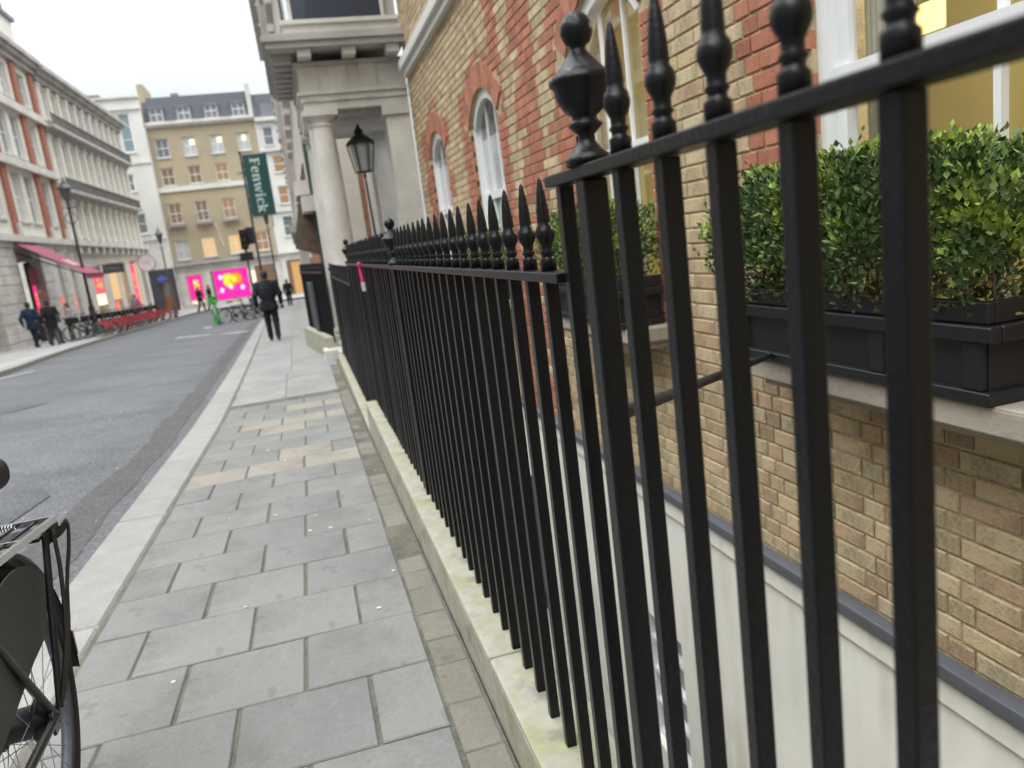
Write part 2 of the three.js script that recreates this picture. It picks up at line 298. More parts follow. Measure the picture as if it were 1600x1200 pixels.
{
  const RD = 0.3735, W = 0.386, z0 = -1.862 + RD * 6;
  const tints = { '-5.35': 1 };
  const cache = {};
  const geo = (w, d) => { const k = w.toFixed(2) + d.toFixed(2); cache[k] ??= [0, 1, 2, 3, 4].map(i => slabGeo(w, d, 0.06, 0.004, i * 1.37, i * 0.83)); return cache[k][rnd() * 5 | 0]; };
  const pinks = [[-0.84, -5.44], [-0.52, -5.36], [-0.36, -5.75], [-0.45, -7.13], [-0.2, -7.02]], creams = [[0.05, -5.44], [0.03, -8.08], [-0.05, -7.16], [-0.23, -7.92]];
  for (let r = 0; ; r++) {
    const za = z0 - r * RD, zb = za - RD; if (zb < -8.85) break;
    const edges = []; const off = (r % 2) ? -0.19 : -0.383 - 0.0;
    for (let x = off + 4 * W; x > -0.97; x -= W) edges.push(x + rr(-0.008, 0.008));
    const L = kr(za) + 0.29; const xs = [L, ...edges.filter(x => x > L + 0.05 && x < 0.185 - 0.05).sort((a, b) => a - b), 0.188];
    for (let i = 0; i + 1 < xs.length; i++) {
      const w = xs[i + 1] - xs[i] - 0.011, d = RD - 0.0065, cx = (xs[i] + xs[i + 1]) / 2, cz = (za + zb) / 2;
      let mat = M.slabs[rnd() * 4 | 0];
      const near = l => l.some(p => Math.abs(p[0] - cx) < 0.19 && Math.abs(p[1] - cz) < 0.19);
      if (near(pinks)) mat = M.slabPink; else if (near(creams)) mat = M.slabCream;
      const m = mesh('paving_slab', geo(Math.round(w * 100) / 100, d), mat, pave); m.position.set(cx, gy(cz) + rr(-0.002, 0.0015), cz); m.rotation.set(-SL + rr(-0.003, 0.003), 0, rr(-0.004, 0.004));
    }
  }
  // smoother, larger flags beyond
  for (let r = 0; r < 16; r++) {
    const za = -8.86 - r * 0.9, zb = za - 0.9, cz = (za + zb) / 2, L = kr(cz) + 0.30, Rr = za > -11.4 ? 0.19 : 0.3, n = 2;
    for (let i = 0; i < n; i++) { const w = (Rr - L) / n - 0.006, cx = L + (i + 0.5) * (Rr - L) / n; const m = mesh('paving_slab', slabGeo(w, 0.894, 0.05, 0.003, r * 0.7 + i, r * 0.31), M.concrete, pave); m.position.set(cx, gy(cz) + rr(-0.001, 0.001), cz); m.rotation.x = -(gy(cz + 0.45) - gy(cz - 0.45)) / 0.9; }
  }
  sheet('paving_surface', steps(-23.26, -66, 1), z => kr(z) + 0.29, () => 0.65, (x, z) => gy(z) + 0.002, 2, M.concrete, null, pave);
  // sett channel against the plinth
  for (let z = 0.4; z > -11.3; ) { const d = rr(0.17, 0.24), w = 0.105; const m = mesh('sett', slabGeo(w, d - 0.004, 0.06, 0.004, rr(0, 3), rr(0, 3)), M.sett[rnd() * 4 | 0], pave); m.position.set(0.245, gy(z - d / 2) - 0.006 + rr(-0.004, 0.003), z - d / 2); m.rotation.set(-SL, rr(-0.015, 0.015), rr(-0.02, 0.02)); z -= d; }
}
{ // kerb of granite stones
  const kerb = sheet('kerb', steps(12, -66, 1), z => kr(z) + 0.01, z => kr(z) + 0.265, (x, z) => gy(z) - 0.02, 1, M.joint);
  let z = 0.9, i = 0;
  while (z > -64) {
    const L = i % 5 === 2 ? 0.95 : 1.55, d = z > -40 ? L : 3, zb = z - d, xa = kr(z), xb = kr(zb);
    const g = slabGeo(0.275, Math.hypot(d, xb - xa) - 0.008, 0.28, 0.012, i * 0.77, i * 0.41), m = mesh('kerb_stone', g, M.granite[i % 3], kerb);
    m.position.set((xa + xb) / 2 + 0.137, gy((z + zb) / 2) + 0.003, (z + zb) / 2); m.rotation.order = 'YXZ'; m.rotation.set(-(gy(z) - gy(zb)) / d, Math.atan2(xa - xb, z - zb), 0);
    z = zb; i++;
  }
  const kl2 = new MB(); const zs = steps(-16, -66, 1.2);
  for (let k = 0; k + 1 < zs.length; k++) { const a = zs[k], b = zs[k + 1]; kl2.beam([kl(a) - 0.14, leftY(a) - 0.09, a + 0.02], [kl(b) - 0.14, leftY(b) - 0.09, b - 0.02], 0.28, 0.19); }
  kl2.build('left_kerb', M.granite[0], null, 'structure');
}
{ // road markings
  const mark = (x0, z0, x1, z1, w, k) => { const dx = x1 - x0, dz = z1 - z0, L = Math.hypot(dx, dz), nx = -dz / L * w / 2, nz = dx / L * w / 2, P = [[x0 + nx, z0 + nz], [x1 + nx, z1 + nz], [x1 - nx, z1 - nz], [x0 - nx, z0 - nz]]; const g = new THREE.BufferGeometry(); const c = P.map(p => [p[0], roadY(...p) + 0.012, p[1]]); let q = [...c[0], ...c[1], ...c[2], ...c[0], ...c[2], ...c[3]]; g.setAttribute('position', new THREE.Float32BufferAttribute(q, 3)); g.computeVertexNormals(); if (g.attributes.normal.getY(0) < 0) { q = [...c[0], ...c[2], ...c[1], ...c[0], ...c[3], ...c[2]]; g.setAttribute('position', new THREE.Float32BufferAttribute(q, 3)); g.computeVertexNormals(); } return boxUV(g); };
  const g = mergeGeometries([mark(-4.4, -28.9, -3.4, -28.6, 0.5), mark(-2.9, -27.9, -2.05, -27.6, 0.5), mark(-4.15, -34.2, -4.2, -35.4, 0.3), mark(-4.45, -29.6, -4.5, -28.4, 0.12), mark(-7.0, -19.2, -6.6, -20.9, 0.16)]);
  mesh('road_marking', g, M.paintLine).userData.kind = 'structure';
}
{ // tiny pale scraps trodden into the paving and lying along the gutter
  const b = new MB();
  for (let i = 0; i < 46; i++) { const onRoad = i % 3 !== 0, z = -rr(1.9, 12), x = onRoad ? rr(-2.6, -1.3) : rr(-0.9, 0.25), y = onRoad ? roadY(x, z) + 0.01 : gy(z) + 0.002; const s = rr(0.004, 0.012); const g = new THREE.BoxGeometry(s, 0.003, s * rr(0.6, 1.6)); g.rotateY(rr(0, 3)); g.translate(x, y, z); b.add(g); }
  for (const [x, z] of [[-0.17, -3.8], [-0.07, -3.78], [-0.35, -4.2], [0.07, -2.7]]) { const g = new THREE.BoxGeometry(0.016, 0.003, 0.012); g.translate(x, gy(z) + 0.003, z); b.add(g); }
  tag(b.build('litter', M.whiteWall, null, 'stuff'), 'tiny pale scraps scattered over pavement and gutter', 'litter');
}

// ------------------------------------------------------------------ brick building on the right
const WX = 1.9;
const WIN = [-2.0, -4.47, -7.45, -9.95], WW = 0.55, WY0 = 0.62, WY1 = 2.3, WR = 0.28;
const inWindow = (z, y, m = 0) => WIN.some(c => { const t = Math.abs(z - c); if (t > WW + m || y < WY0 - m) return false; const k = t / WW; return y < WY1 + WR * (1 - k * k) + m; });
const archTop = (z, c) => { const r = (WW * WW + WR * WR) / (2 * WR), cy = WY1 + WR - r; return cy + Math.sqrt(Math.max(0, r * r - (z - c) ** 2)); };
const bld = thing('brick_building', 'yellow stock brick house with red brick window surrounds behind the black railings', 'building', [WX, 0, 0]);
{
  const b = new MB(); // backing wall with openings; shape in (z, y)
  const g = wallGeo(-11.5, 24, -0.56, 11, WIN.map(c => [c - WW, c + WW, WY0, WY1, WR]), 0.32);
  g.rotateY(-Math.PI / 2); g.translate(0.327, 0, 0); b.add(g);
  b.build('wall', M.mortar, bld);
  const up = new MB(); up.box(-0.002, 0.006, 4.6, 11, -11.5, 24); up.build('upper_brickwork', M.yellowBrick, bld);
  const rn = new MB();
  rn.add((() => { const w = wallGeo(-11.5, 2.2, -2.9, -0.56, [[-5.0, -4.05, -2.45, -1.43], [-8.1, -7.0, -2.9, -1.2]], 0.3); w.rotateY(-Math.PI / 2); w.translate(0.29, 0, 0); return w; })());
  rn.build('basement_wall', M.render, bld);
  const sc = new MB(); sc.box(-0.055, 0.02, -0.452, -0.395, -11.5, 2.2, 0.012); sc.build('string_course', std(0.115, 0.12, 0.14, 0.6, { map: tStreak, ...bump(bumpCoarse, 0.006) }), bld);
  const wb = new MB(); wb.box(-0.03, 0.02, -0.56, -0.456, -11.5, 2.2, 0.006); wb.build('white_band', M.render, bld);
  const mo = new MB(); mo.box(-0.12, 0.02, 3.6, 3.74, -11.3, -6.95, 0.02); mo.box(-0.07, 0.02, 3.52, 3.6, -11.3, -6.95); mo.build('white_moulding', M.whiteWall, bld);
  // bricks in Flemish bond
  const isRed = (z, y, course) => {
    for (const c of WIN) { const t = Math.abs(z - c), q2 = (course >> 2) % 2, lim = WW + (z < c ? (q2 ? 0.46 : 0.38) : (q2 ? 0.25 : 0.16)); if (t < lim && y < archTop(c, c) + 0.1 && y > WY0 - 0.1) return true; if (Math.abs(z - c) < WW + 0.1 && y > WY1 && y < archTop(z, c) + 0.34) return true; }
    if (z < -5.72 && z > -6.9) { const q = ((course >> 2) % 2); return z > -6.3 + (q ? 0.12 : 0) || z < -6.62 + (q ? 0.06 : 0); }
    return false;
  };
  const H = 0.075, list = []; let course = 0;
  for (let y = -0.345; y < 4.6; y += H, course++) {
    let z = -0.62 + (course % 2) * 0.0 , k = course % 2; z += (course % 2) * 0.056;
    if (y > 3.4) z = -6 + (course % 2) * 0.056;
    for (; z > -11.4; k++) {
      const len = k % 2 ? 0.1025 : 0.215, zc = z - len / 2; z -= len + 0.01;
      if (inWindow(zc + len / 2, y, 0.01) && inWindow(zc - len / 2, y, 0.01)) continue;
      let a = zc - len / 2, c2 = zc + len / 2; // clip to jambs and arches
      for (const c of WIN) if (y > WY0 - 0.02 && y < WY1 - 0.03) { if (a < c + WW && c2 > c + WW) a = c + WW; if (c2 > c - WW && a < c - WW) c2 = c - WW; }
      const ringHit = WIN.some(c => Math.abs((a + c2) / 2 - c) < WW + 0.16 && y > WY1 - 0.05 && (() => { const r = (WW * WW + WR * WR) / (2 * WR), cy = WY1 + WR - r; const q = Math.hypot((a + c2) / 2 - c, y - cy); return q < r + 0.24; })());
      if (ringHit || c2 - a < 0.03) continue;
      const zz = (a + c2) / 2, red = isRed(zz, y, course);
      list.push({ y, z: zz, len: c2 - a, mat: red ? 6 + (rnd() * 3 | 0) : rnd() * 6 | 0, d: Math.hypot(zz, 1.9, y - 1.2) + (zz > -1.3 || y > 2.1 ? 100 : 0) });
    }
  }
  list.sort((p, q) => p.d - q.d);
  const mats = [...M.stocks, ...M.reds], gc = {}, bulk = mats.map(() => []);
  const bg = (len, v) => { const k = len.toFixed(3) + '_' + v; return gc[k] ??= (() => { const g = slabGeo(0.065, len, 0.03, 0.004, v * 1.3, v * 0.7); g.rotateZ(Math.PI / 2); return g; })(); };
  list.forEach((q, i) => {
    const g = bg(Math.round(q.len * 400) / 400, i % 3), dx = -rr(0, 0.004);
    if (i < 300) { const m = mesh('brick', g, mats[q.mat], bld); m.position.set(dx, q.y, q.z); m.rotation.y = rr(-0.012, 0.012); }
    else { const c = g.clone(); c.translate(dx, q.y, q.z); bulk[q.mat].push(c); }
  });
  bulk.forEach((l, i) => { if (l.length) { const m = mesh('brickwork', mergeGeometries(l), mats[i], bld); m.userData.kind = 'stuff'; } });
  // arches of rubbed red voussoirs
  for (const c of WIN) {
    const r = (WW * WW + WR * WR) / (2 * WR), cy = WY1 + WR - r, A = Math.asin(WW / r) + 0.03, n = 13;
    for (let i = 0; i < n; i++) {
      const a0 = -A + 2 * A * i / n + 0.006, a1 = -A + 2 * A * (i + 1) / n - 0.006;
      const P = (a, q) => [c + Math.sin(a) * q, cy + Math.cos(a) * q];
      const s = new THREE.Shape([P(a0, r + 0.005), P(a1, r + 0.005), P(a1, r + 0.23), P(a0, r + 0.23)].map(p => new THREE.Vector2(...p)));
      const g = new THREE.ExtrudeGeometry(s, { depth: 0.05, bevelEnabled: false }); g.rotateY(-Math.PI / 2); g.translate(0.04, 0, 0); mesh('voussoir', boxUV(clean(g)), M.reds[i % 3], bld);
    }
  }
  // sash windows
  WIN.forEach((c, i) => {
    const f = new MB(), x0 = 0.032, x1 = 0.12, z0 = c - WW, z1 = c + WW;
    const zb = (a, b2, y0, y1, xa = x0, xb = x1) => f.box(xa, xb, y0, y1, a, b2);
    zb(z0, z0 + 0.055, WY0, WY1 + 0.02); zb(z1 - 0.055, z1, WY0, WY1 + 0.02); zb(z0 + 0.055, z1 - 0.055, WY0, WY0 + 0.06);
    const ym = 1.6;
    f.box(x0 + 0.025, x1 - 0.01, ym - 0.035, ym + 0.04, z0 + 0.055, z1 - 0.055);
    f.box(x0 + 0.025, x1 - 0.015, WY0 + 0.06, WY0 + 0.15, z0 + 0.055, z1 - 0.055);
    for (const s of [-1, 1]) { const zz = c + s * (WW - 0.083); f.box(x0 + 0.025, x1 - 0.015, WY0 + 0.15, ym - 0.035, zz - 0.028, zz + 0.028); f.box(x0 + 0.045, x1 - 0.01, ym + 0.04, WY1 + 0.1, zz - 0.028, zz + 0.028); }
    for (const s of [-0.17, 0.17]) { f.box(x0 + 0.035, x1 - 0.025, WY0 + 0.15, ym - 0.035, c + s - 0.013, c + s + 0.013); f.box(x0 + 0.05, x1 - 0.02, ym + 0.04, archTop(c + s, c) - 0.03, c + s - 0.013, c + s + 0.013); }
    { const w2 = wallGeo(z0 + 0.001, z1 - 0.001, WY1 + 0.02, WY1 + WR + 0.02, [], 0.02); w2.dispose(); }
    { // curved head
      const s = new THREE.Shape(), r = (WW * WW + WR * WR) / (2 * WR), cy = WY1 + WR - r, A = Math.asin(WW / r);
      s.absarc(c, cy, r - 0.002, Math.PI / 2 - A, Math.PI / 2 + A, false); s.absarc(c, cy, r - 0.09, Math.PI / 2 + A * 0.93, Math.PI / 2 - A * 0.93, true); s.closePath();
      const g = new THREE.ExtrudeGeometry(s, { depth: x1 - x0, bevelEnabled: false, curveSegments: 10 }); g.rotateY(-Math.PI / 2); g.translate(x1, 0, 0); f.add(g);
    }
    const w = f.build('window', M.whiteGloss, bld);
    const sill = new MB(); sill.box(-0.26, 0.2, WY0 - 0.085, WY0 - 0.002, z0 - 0.13, z1 + 0.13, 0.012); sill.box(-0.2, 0.1, WY0 - 0.12, WY0 - 0.086, z0 - 0.1, z1 + 0.1); sill.build('sill', std(0.40, 0.355, 0.285, 0.85, { map: tStone, ...bump(bumpFine, 0.002) }), w);
    const p = new MB(); p.box(0.098, 0.100, WY0 + 0.06, WY1 - (i < 2 ? 0 : 0.14), z0 + 0.04, z1 - 0.04); if (i < 2) p.box(0.098, 0.100, WY1 + 0.001, WY1 + WR * 0.5, z0 + 0.2, z1 - 0.2);
    p.build('pane', i < 2 ? M.pane : M.glassPale, w);
    if (i >= 2) { const t = new MB(); t.box(0.097, 0.101, WY1 - 0.139, WY1 + 0.02, z0 + 0.04, z1 - 0.04); t.box(0.097, 0.101, WY1 + 0.0201, WY1 + WR * 0.95, z0 + 0.16, z1 - 0.16); t.build('fanlight', M.glassDark, w); }
  });
  // rooms behind the two nearest windows, painted ochre, with a ceiling lamp each
  const ochre = [std(0.55, 0.49, 0.22, 0.9), std(0.48, 0.46, 0.28, 0.9, { map: tFine })];
  [[-5.2, 1.0, 2.0, 0], [-6.4, -5.4, 1.6, 1]].forEach(([za, zb, dp, i]) => {
    const b2 = new MB(); b2.box(dp, dp + 0.05, 0, 2.9, za, zb); b2.box(0.34, dp, -0.05, 0, za, zb); b2.box(0.34, dp, 2.9, 2.95, za, zb); b2.box(0.34, dp, 0, 2.9, za - 0.05, za); b2.box(0.34, dp, 0, 2.9, zb, zb + 0.05);
    b2.build('room', ochre[i], bld);
    const zc = i ? -5.9 : -1.9, lp = mesh('ceiling_lamp', new THREE.BoxGeometry(0.5, 0.03, 0.18), glow(1, 0.86, 0.35, 2.2), bld); lp.position.set(dp - 0.9, 2.45, zc);
    const pl = new THREE.PointLight(new THREE.Color().setRGB(1, 0.9, 0.66), i ? 1.8 : 5.5, 0, 2); pl.position.set(dp - 0.9, 2.38, zc); pl.castShadow = true; pl.shadow.radius = 6; bld.add(pl);
  });
  for (const [z, y, s] of [[-3.83, 2.05, 0.11], [-3.37, 2.0, 0.14]]) { const l = mesh('wall_lamp', new RoundedBoxGeometry(0.05, s, s * 1.3, 2, 0.015), glow(1, 0.8, 0.25, 1.6), bld); l.position.set(1.3, y, z); }
  const cur = new MB(); for (let i = 0; i < 7; i++) cur.bar([0.2, 0.66, -2.47 + i * 0.026], [0.2, 2.3, -2.47 + i * 0.026], 0.022, 0.022, 8); cur.build('curtain', std(0.42, 0.42, 0.33, 0.95), bld);
  // basement window and door in the white render
  const bw = new MB(); for (const z of [-5.0, -4.68, -4.37, -4.09]) bw.box(0.04, 0.10, -2.45, -1.43, z, z + 0.04); for (const y of [-2.45, -2.2, -1.95, -1.7, -1.47]) bw.box(0.045, 0.095, y, y + 0.035, -5.0, -4.05);
  const bwm = bw.build('window', M.whiteGloss, bld); const bp = new MB(); bp.box(0.09, 0.094, -2.45, -1.43, -5.0, -4.05); bp.build('pane', M.glassGrey, bwm);
  const bd = new MB(); bd.box(0.08, 0.12, -2.9, -1.2, -8.1, -7.0); for (const y of [-2.6, -2.0]) bd.box(0.06, 0.08, y, y + 0.5, -7.9, -7.2, 0.01); bd.build('door', M.charcoal, bld);
}
{ // sunken area between railings and house
  const b = new MB(); b.box(0.46, 1.9, -2.95, -2.7, -11.4, 2.2); const m = b.build('basement_floor', M.stoneGrey, null, 'structure');
  const r = new MB(); r.box(0.34, 0.50, -2.95, -0.33, -11.3, 2.2); r.build('retaining_wall', M.whiteWall, null, 'structure');
}

// ------------------------------------------------------------------ stone plinth and iron railings
const RX = 0.40, PL_STEP = -5.95;
{
  const t = thing('stone_plinth', 'low pale stone plinth stained with green algae under the black railings', 'plinth', [RX, 0, 0]);
  const near = [1.2, -0.35, -1.9, -3.4, -4.7, PL_STEP];
  for (let i = 0; i + 1 < near.length; i++) { const b = new MB(); b.box(-0.088, 0.1, -0.33, 0.085 - i * 0.002, near[i + 1] + 0.003, near[i], 0.014); b.build('coping_stone', M.moss, t); }
  const far = [PL_STEP, -7.6, -9.3, -11.2];
  for (let i = 0; i + 1 < far.length; i++) { const b = new MB(); b.box(-0.088, 0.1, -0.62, -0.17, far[i + 1] + 0.003, far[i] - 0.003, 0.012); b.build('coping_stone', M.moss, t); }
}
const spearNear = (() => { const b = new MB(); b.lathe([[0, 0], [0.015, 0], [0.015, 0.018], [0.0105, 0.022], [0.0105, 0.026], [0.014, 0.03], [0.0105, 0.034], [0.0105, 0.042], [0.0135, 0.047], [0.0178, 0.055], [0.0188, 0.062], [0.017, 0.07], [0.0125, 0.076], [0.0125, 0.082], [0.0118, 0.1], [0.0085, 0.125], [0.004, 0.148], [0, 0.154]], 0, 0, 0, 12); return boxUV(b.geo()); })();
const vaseGeo = (() => { const b = new MB(); b.lathe([[0, 0], [0.034, 0], [0.034, 0.012], [0.022, 0.02], [0.014, 0.032], [0.012, 0.042], [0.02, 0.05], [0.026, 0.056], [0.02, 0.062], [0.018, 0.068], [0.030, 0.078], [0.038, 0.092], [0.041, 0.108], [0.047, 0.114], [0.047, 0.122], [0.038, 0.128], [0.030, 0.136], [0.018, 0.15], [0.012, 0.158], [0.012, 0.164], [0.018, 0.168], [0.0235, 0.18], [0.0235, 0.192], [0.017, 0.203], [0.008, 0.21], [0, 0.214]], 0, 0, 0, 14); const g = b.geo(); return boxUV(g); })();
function railing(label, zs, yb, railY, spear, from, to, post = [], plain = []) {
  const t = thing('iron_railing', label, 'railing', [RX, 0, (from + to) / 2], 0, 'sections of black iron railing'); const cz = (from + to) / 2;
  const r = new MB(); r.box(-0.0225, 0.0225, railY - 0.017, railY, to - cz, from - cz, 0.003); r.build('top_rail', M.iron, t);
  const gs = {};
  for (const z of zs) {
    const y0 = yb(z) - 0.03, h = railY - 0.018 - y0, k = h.toFixed(3);
    const g = gs[k] ??= (() => { const q = new RoundedBoxGeometry(0.0225, h, 0.0225, 1, 0.0022); q.translate(0, h / 2, 0); return boxUV(clean(q)); })();
    const m = mesh('bar', g, M.iron, t); m.position.set(rr(-0.0015, 0.0015), y0, z - cz); m.rotation.set(rr(-0.0022, 0.0022), rr(-0.05, 0.05), rr(-0.0015, 0.0015));
    if (plain.includes(z)) continue; const s = mesh('spear_finial', spear, M.iron, m); s.position.y = h + 0.018; s.scale.set(0.9, 1, 0.9);
  }
  for (const [z, vs, w] of post) {
    const y0 = yb(z) - 0.03, q = new MB(); q.box(-w, w, y0, railY - 0.018, z - cz - w, z - cz + w, 0.004); const m = q.build('post', M.iron, t);
    const v = mesh('vase_finial', vaseGeo, M.iron, m); v.scale.setScalar(vs); v.position.set(0, railY, z - cz);
  }
  return t;
}
const SP = 0.1135, plinthY = z => z > PL_STEP ? 0.082 : -0.17;
const zNear = [], zLow = [], zFar = [];
for (let k = -6; k <= 6; k++) if (k !== 5) zNear.push(-0.445 - SP * k);
for (let k = 7; ; k++) { const z = -0.445 - SP * k; if (z < -6.62) break; if (Math.abs(z + 3.4) > 0.05) zLow.push(z); }
for (let z = -6.84; z > -11.1; z -= SP) zFar.push(z);
railing('raised end of the railing with tall bars and a vase finial, nearest the camera', zNear, plinthY, 1.279, spearNear, 0.6, -1.15, [[-0.445 - SP * 5, 0.93, 0.0175]], [zNear[zNear.length - 1]]);
railing('long low run of iron railing with spear tops leading towards the portico', zLow, plinthY, 1.133, spearNear, -1.14, -6.74, [[-3.4, 0.95, 0.016], [-6.68, 0.95, 0.02]]);
railing('furthest lower run of railing stepping down in front of the portico column', zFar, plinthY, 0.955, spearNear, -6.72, -11.15, [[-11.1, 0.8, 0.02]]);
{ // back stay from the railing post to the wall
  const b = new MB(); b.bar([RX, 0.925, -1.0125], [1.635, 0.64, -2.5], 0.011, 0.011, 8);
  tag(b.build('stay_rod', M.ironFlat), 'thin black iron stay rod running from the railing post to the nearest window sill', 'rod');
  const rb = new MB(); rb.box(-0.008, 0.008, -0.11, 0, -0.004, 0.004, 0.002); rb.box(-0.010, 0.010, 0, 0.02, -0.027, 0.027, 0.003);
  const rib = rb.build('ribbon', std(0.85, 0.06, 0.28, 0.8)); rib.position.set(RX - 0.03, 1.125, -5.15); rib.rotation.z = 0.05; tag(rib, 'bright pink ribbon tag tied to the low railing', 'ribbon');
  const tg = new MB(); tg.box(-0.012, 0.012, -0.17, -0.11, -0.002, 0.002); tg.build('tag', M.whiteWall, rib);
}

// ------------------------------------------------------------------ window boxes and box hedges
function leafGeo(s) { const g = new THREE.BufferGeometry(); const w = s * 0.34; g.setAttribute('position', new THREE.Float32BufferAttribute([0, 0, 0, -w, s * 0.45, 0.12 * s, 0, s * 0.5, -0.05 * s, w, s * 0.45, 0.12 * s, 0, s, 0.1 * s], 3)); g.setIndex([0, 2, 1, 0, 3, 2, 1, 2, 4, 2, 3, 4]); g.computeVertexNormals(); return g; }
const leafMat = phys(1, 1, 1, 0.68, { side: THREE.DoubleSide });
function windowBox(zc, boxLabel, hedgeLabel, n, topY) {
  const len = 1.2, x0 = -0.27, x1 = -0.02, yb = WY0, yt = 0.86;
  const t = thing('planter_box', boxLabel, 'planter', [WX, yb, zc], 0);
  const b = new MB(); b.box(x0 + 0.015, x1, 0, yt - yb - 0.05, -len / 2 + 0.015, len / 2 - 0.015, 0.004); b.build('trough', M.blackPlastic, t);
  const rim = new MB(); const ry = yt - yb; rim.box(x0 - 0.02, x0 + 0.02, ry - 0.075, ry - 0.03, -len / 2 - 0.02, len / 2 + 0.02, 0.008); rim.box(x0 - 0.005, x0 + 0.02, ry - 0.029, ry + 0.03, -len / 2, len / 2, 0.006);
  for (const s of [-1, 1]) { rim.box(x0 + 0.021, x1, ry - 0.075, ry - 0.03, s * len / 2 - 0.02, s * len / 2 + 0.02, 0.008); rim.box(x0 + 0.021, x1, ry - 0.029, ry + 0.03, s * (len / 2 - 0.013) - 0.013, s * (len / 2 - 0.013) + 0.013, 0.005); }
  rim.build('rim', M.blackPlastic, t);
  const base = new MB(); base.box(x0 - 0.01, x1, 0.001, 0.035, -len / 2 - 0.006, len / 2 + 0.006, 0.006); for (const z of [-len / 2 + 0.05, -0.2, 0.2, len / 2 - 0.05]) base.box(x0 - 0.004, x0 + 0.016, 0.036, ry - 0.076, z - 0.03, z + 0.03, 0.004); base.build('panelling', M.blackPlastic, t);
  const so = new MB(); so.box(x0 + 0.025, x1 - 0.01, ry - 0.06, ry - 0.02, -len / 2 + 0.03, len / 2 - 0.03); so.build('soil', M.soil, t);
  const h = thing('box_hedge', hedgeLabel, 'hedge', [WX - 0.15, yt - 0.02, zc], 0);
  const st = new MB(); for (let i = 0; i < 46; i++) { const z = rr(-0.55, 0.55), x = rr(-0.07, 0.06); st.bar([x, -0.05, z], [x + rr(-0.08, 0.07), rr(0.16, 0.4), z + rr(-0.08, 0.08)], 0.006, 0.003, 5); } st.build('stem', std(0.12, 0.085, 0.05, 0.9), h);
  const im = new THREE.InstancedMesh(leafGeo(0.025), leafMat, n), q = new THREE.Object3D(), col = new THREE.Color();
  for (let i = 0; i < n; i++) {
    let x, y, z, d; const H = topY - yt + 0.02;
    do { x = rr(-0.24, 0.19); y = rr(0.0, H * 1.06); z = rr(-0.64, 0.64); const top = H * (0.95 - 0.22 * Math.pow(Math.abs(z) / 0.6, 5) + 0.12 * (N3(z * 0.9 + 5, x + 2, 6, 3) - 0.5) * 2); const hw = 0.19 * (0.55 + 0.45 * Math.sin(Math.min(1, y / H + 0.12) * Math.PI * 0.8)) + 0.03 * (N1(z * 1.3, y * 1.3, 5, 3) - 0.5) * 3, zl = 0.58 + 0.06 * (N2(y * 1.1, x, 6, 2) - 0.5) * 2 + 0.04 * Math.sin(y / H * 3); d = Math.max(Math.abs(x + 0.02) / hw, y / top, Math.abs(z) / zl); } while (d > 1 || (d < 0.62 && rnd() > 0.18) || (y < H * 0.26 && rnd() > 0.4));
    if (rnd() < 0.035) { const e = 1 + rr(0.02, 0.12); x *= e; y *= e; z *= e; } q.position.set(x, y, z); const out = new THREE.Vector3(x * 2.4, (y / H - 0.25) * 0.5 + 0.18, z * 0.35 + rr(-0.2, 0.2)).normalize(); out.x += rr(-0.8, 0.8); out.y += rr(-0.5, 0.8); out.z += rr(-0.8, 0.8);
    q.up.set(0, 1, 0); q.lookAt(q.position.clone().add(out)); q.rotateX(rr(0.6, 1.9)); q.rotateY(rr(-0.8, 0.8)); const s = rr(0.65, 1.25); q.scale.set(s, s, s); q.updateMatrix(); im.setMatrixAt(i, q.matrix);
    const cl = N2(z * 1.7 + 3, y * 1.7 + x, 7, 3), f = clamp(y / H, 0, 1), paleMix = clamp((cl - 0.5) * 3 + (f - 0.6) * 1.2 + (d - 0.85), 0, 1), brown = f < 0.3 && rnd() < 0.45 * (1 - f / 0.3) ? 1 : 0;  // leaf colour turns paler and yellower higher up and further out
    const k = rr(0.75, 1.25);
    if (brown) col.setRGB(0.17 * k, 0.135 * k, 0.05 * k); else col.setRGB((0.07 + 0.22 * paleMix) * k, (0.125 + 0.25 * paleMix) * k, (0.032 + 0.022 * paleMix) * k);
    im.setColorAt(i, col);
  }
  im.name = 'foliage'; im.userData.kind = 'stuff'; im.castShadow = im.receiveShadow = true; h.add(im);
}
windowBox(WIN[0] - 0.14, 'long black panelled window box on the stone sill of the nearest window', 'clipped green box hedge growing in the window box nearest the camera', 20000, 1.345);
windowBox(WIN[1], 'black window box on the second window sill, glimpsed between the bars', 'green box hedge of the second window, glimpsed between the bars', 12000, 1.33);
windowBox(WIN[2], 'black window box on the third sill, beyond the second window', 'hedge tips of the third window box showing behind the low railing', 5000, 1.3);

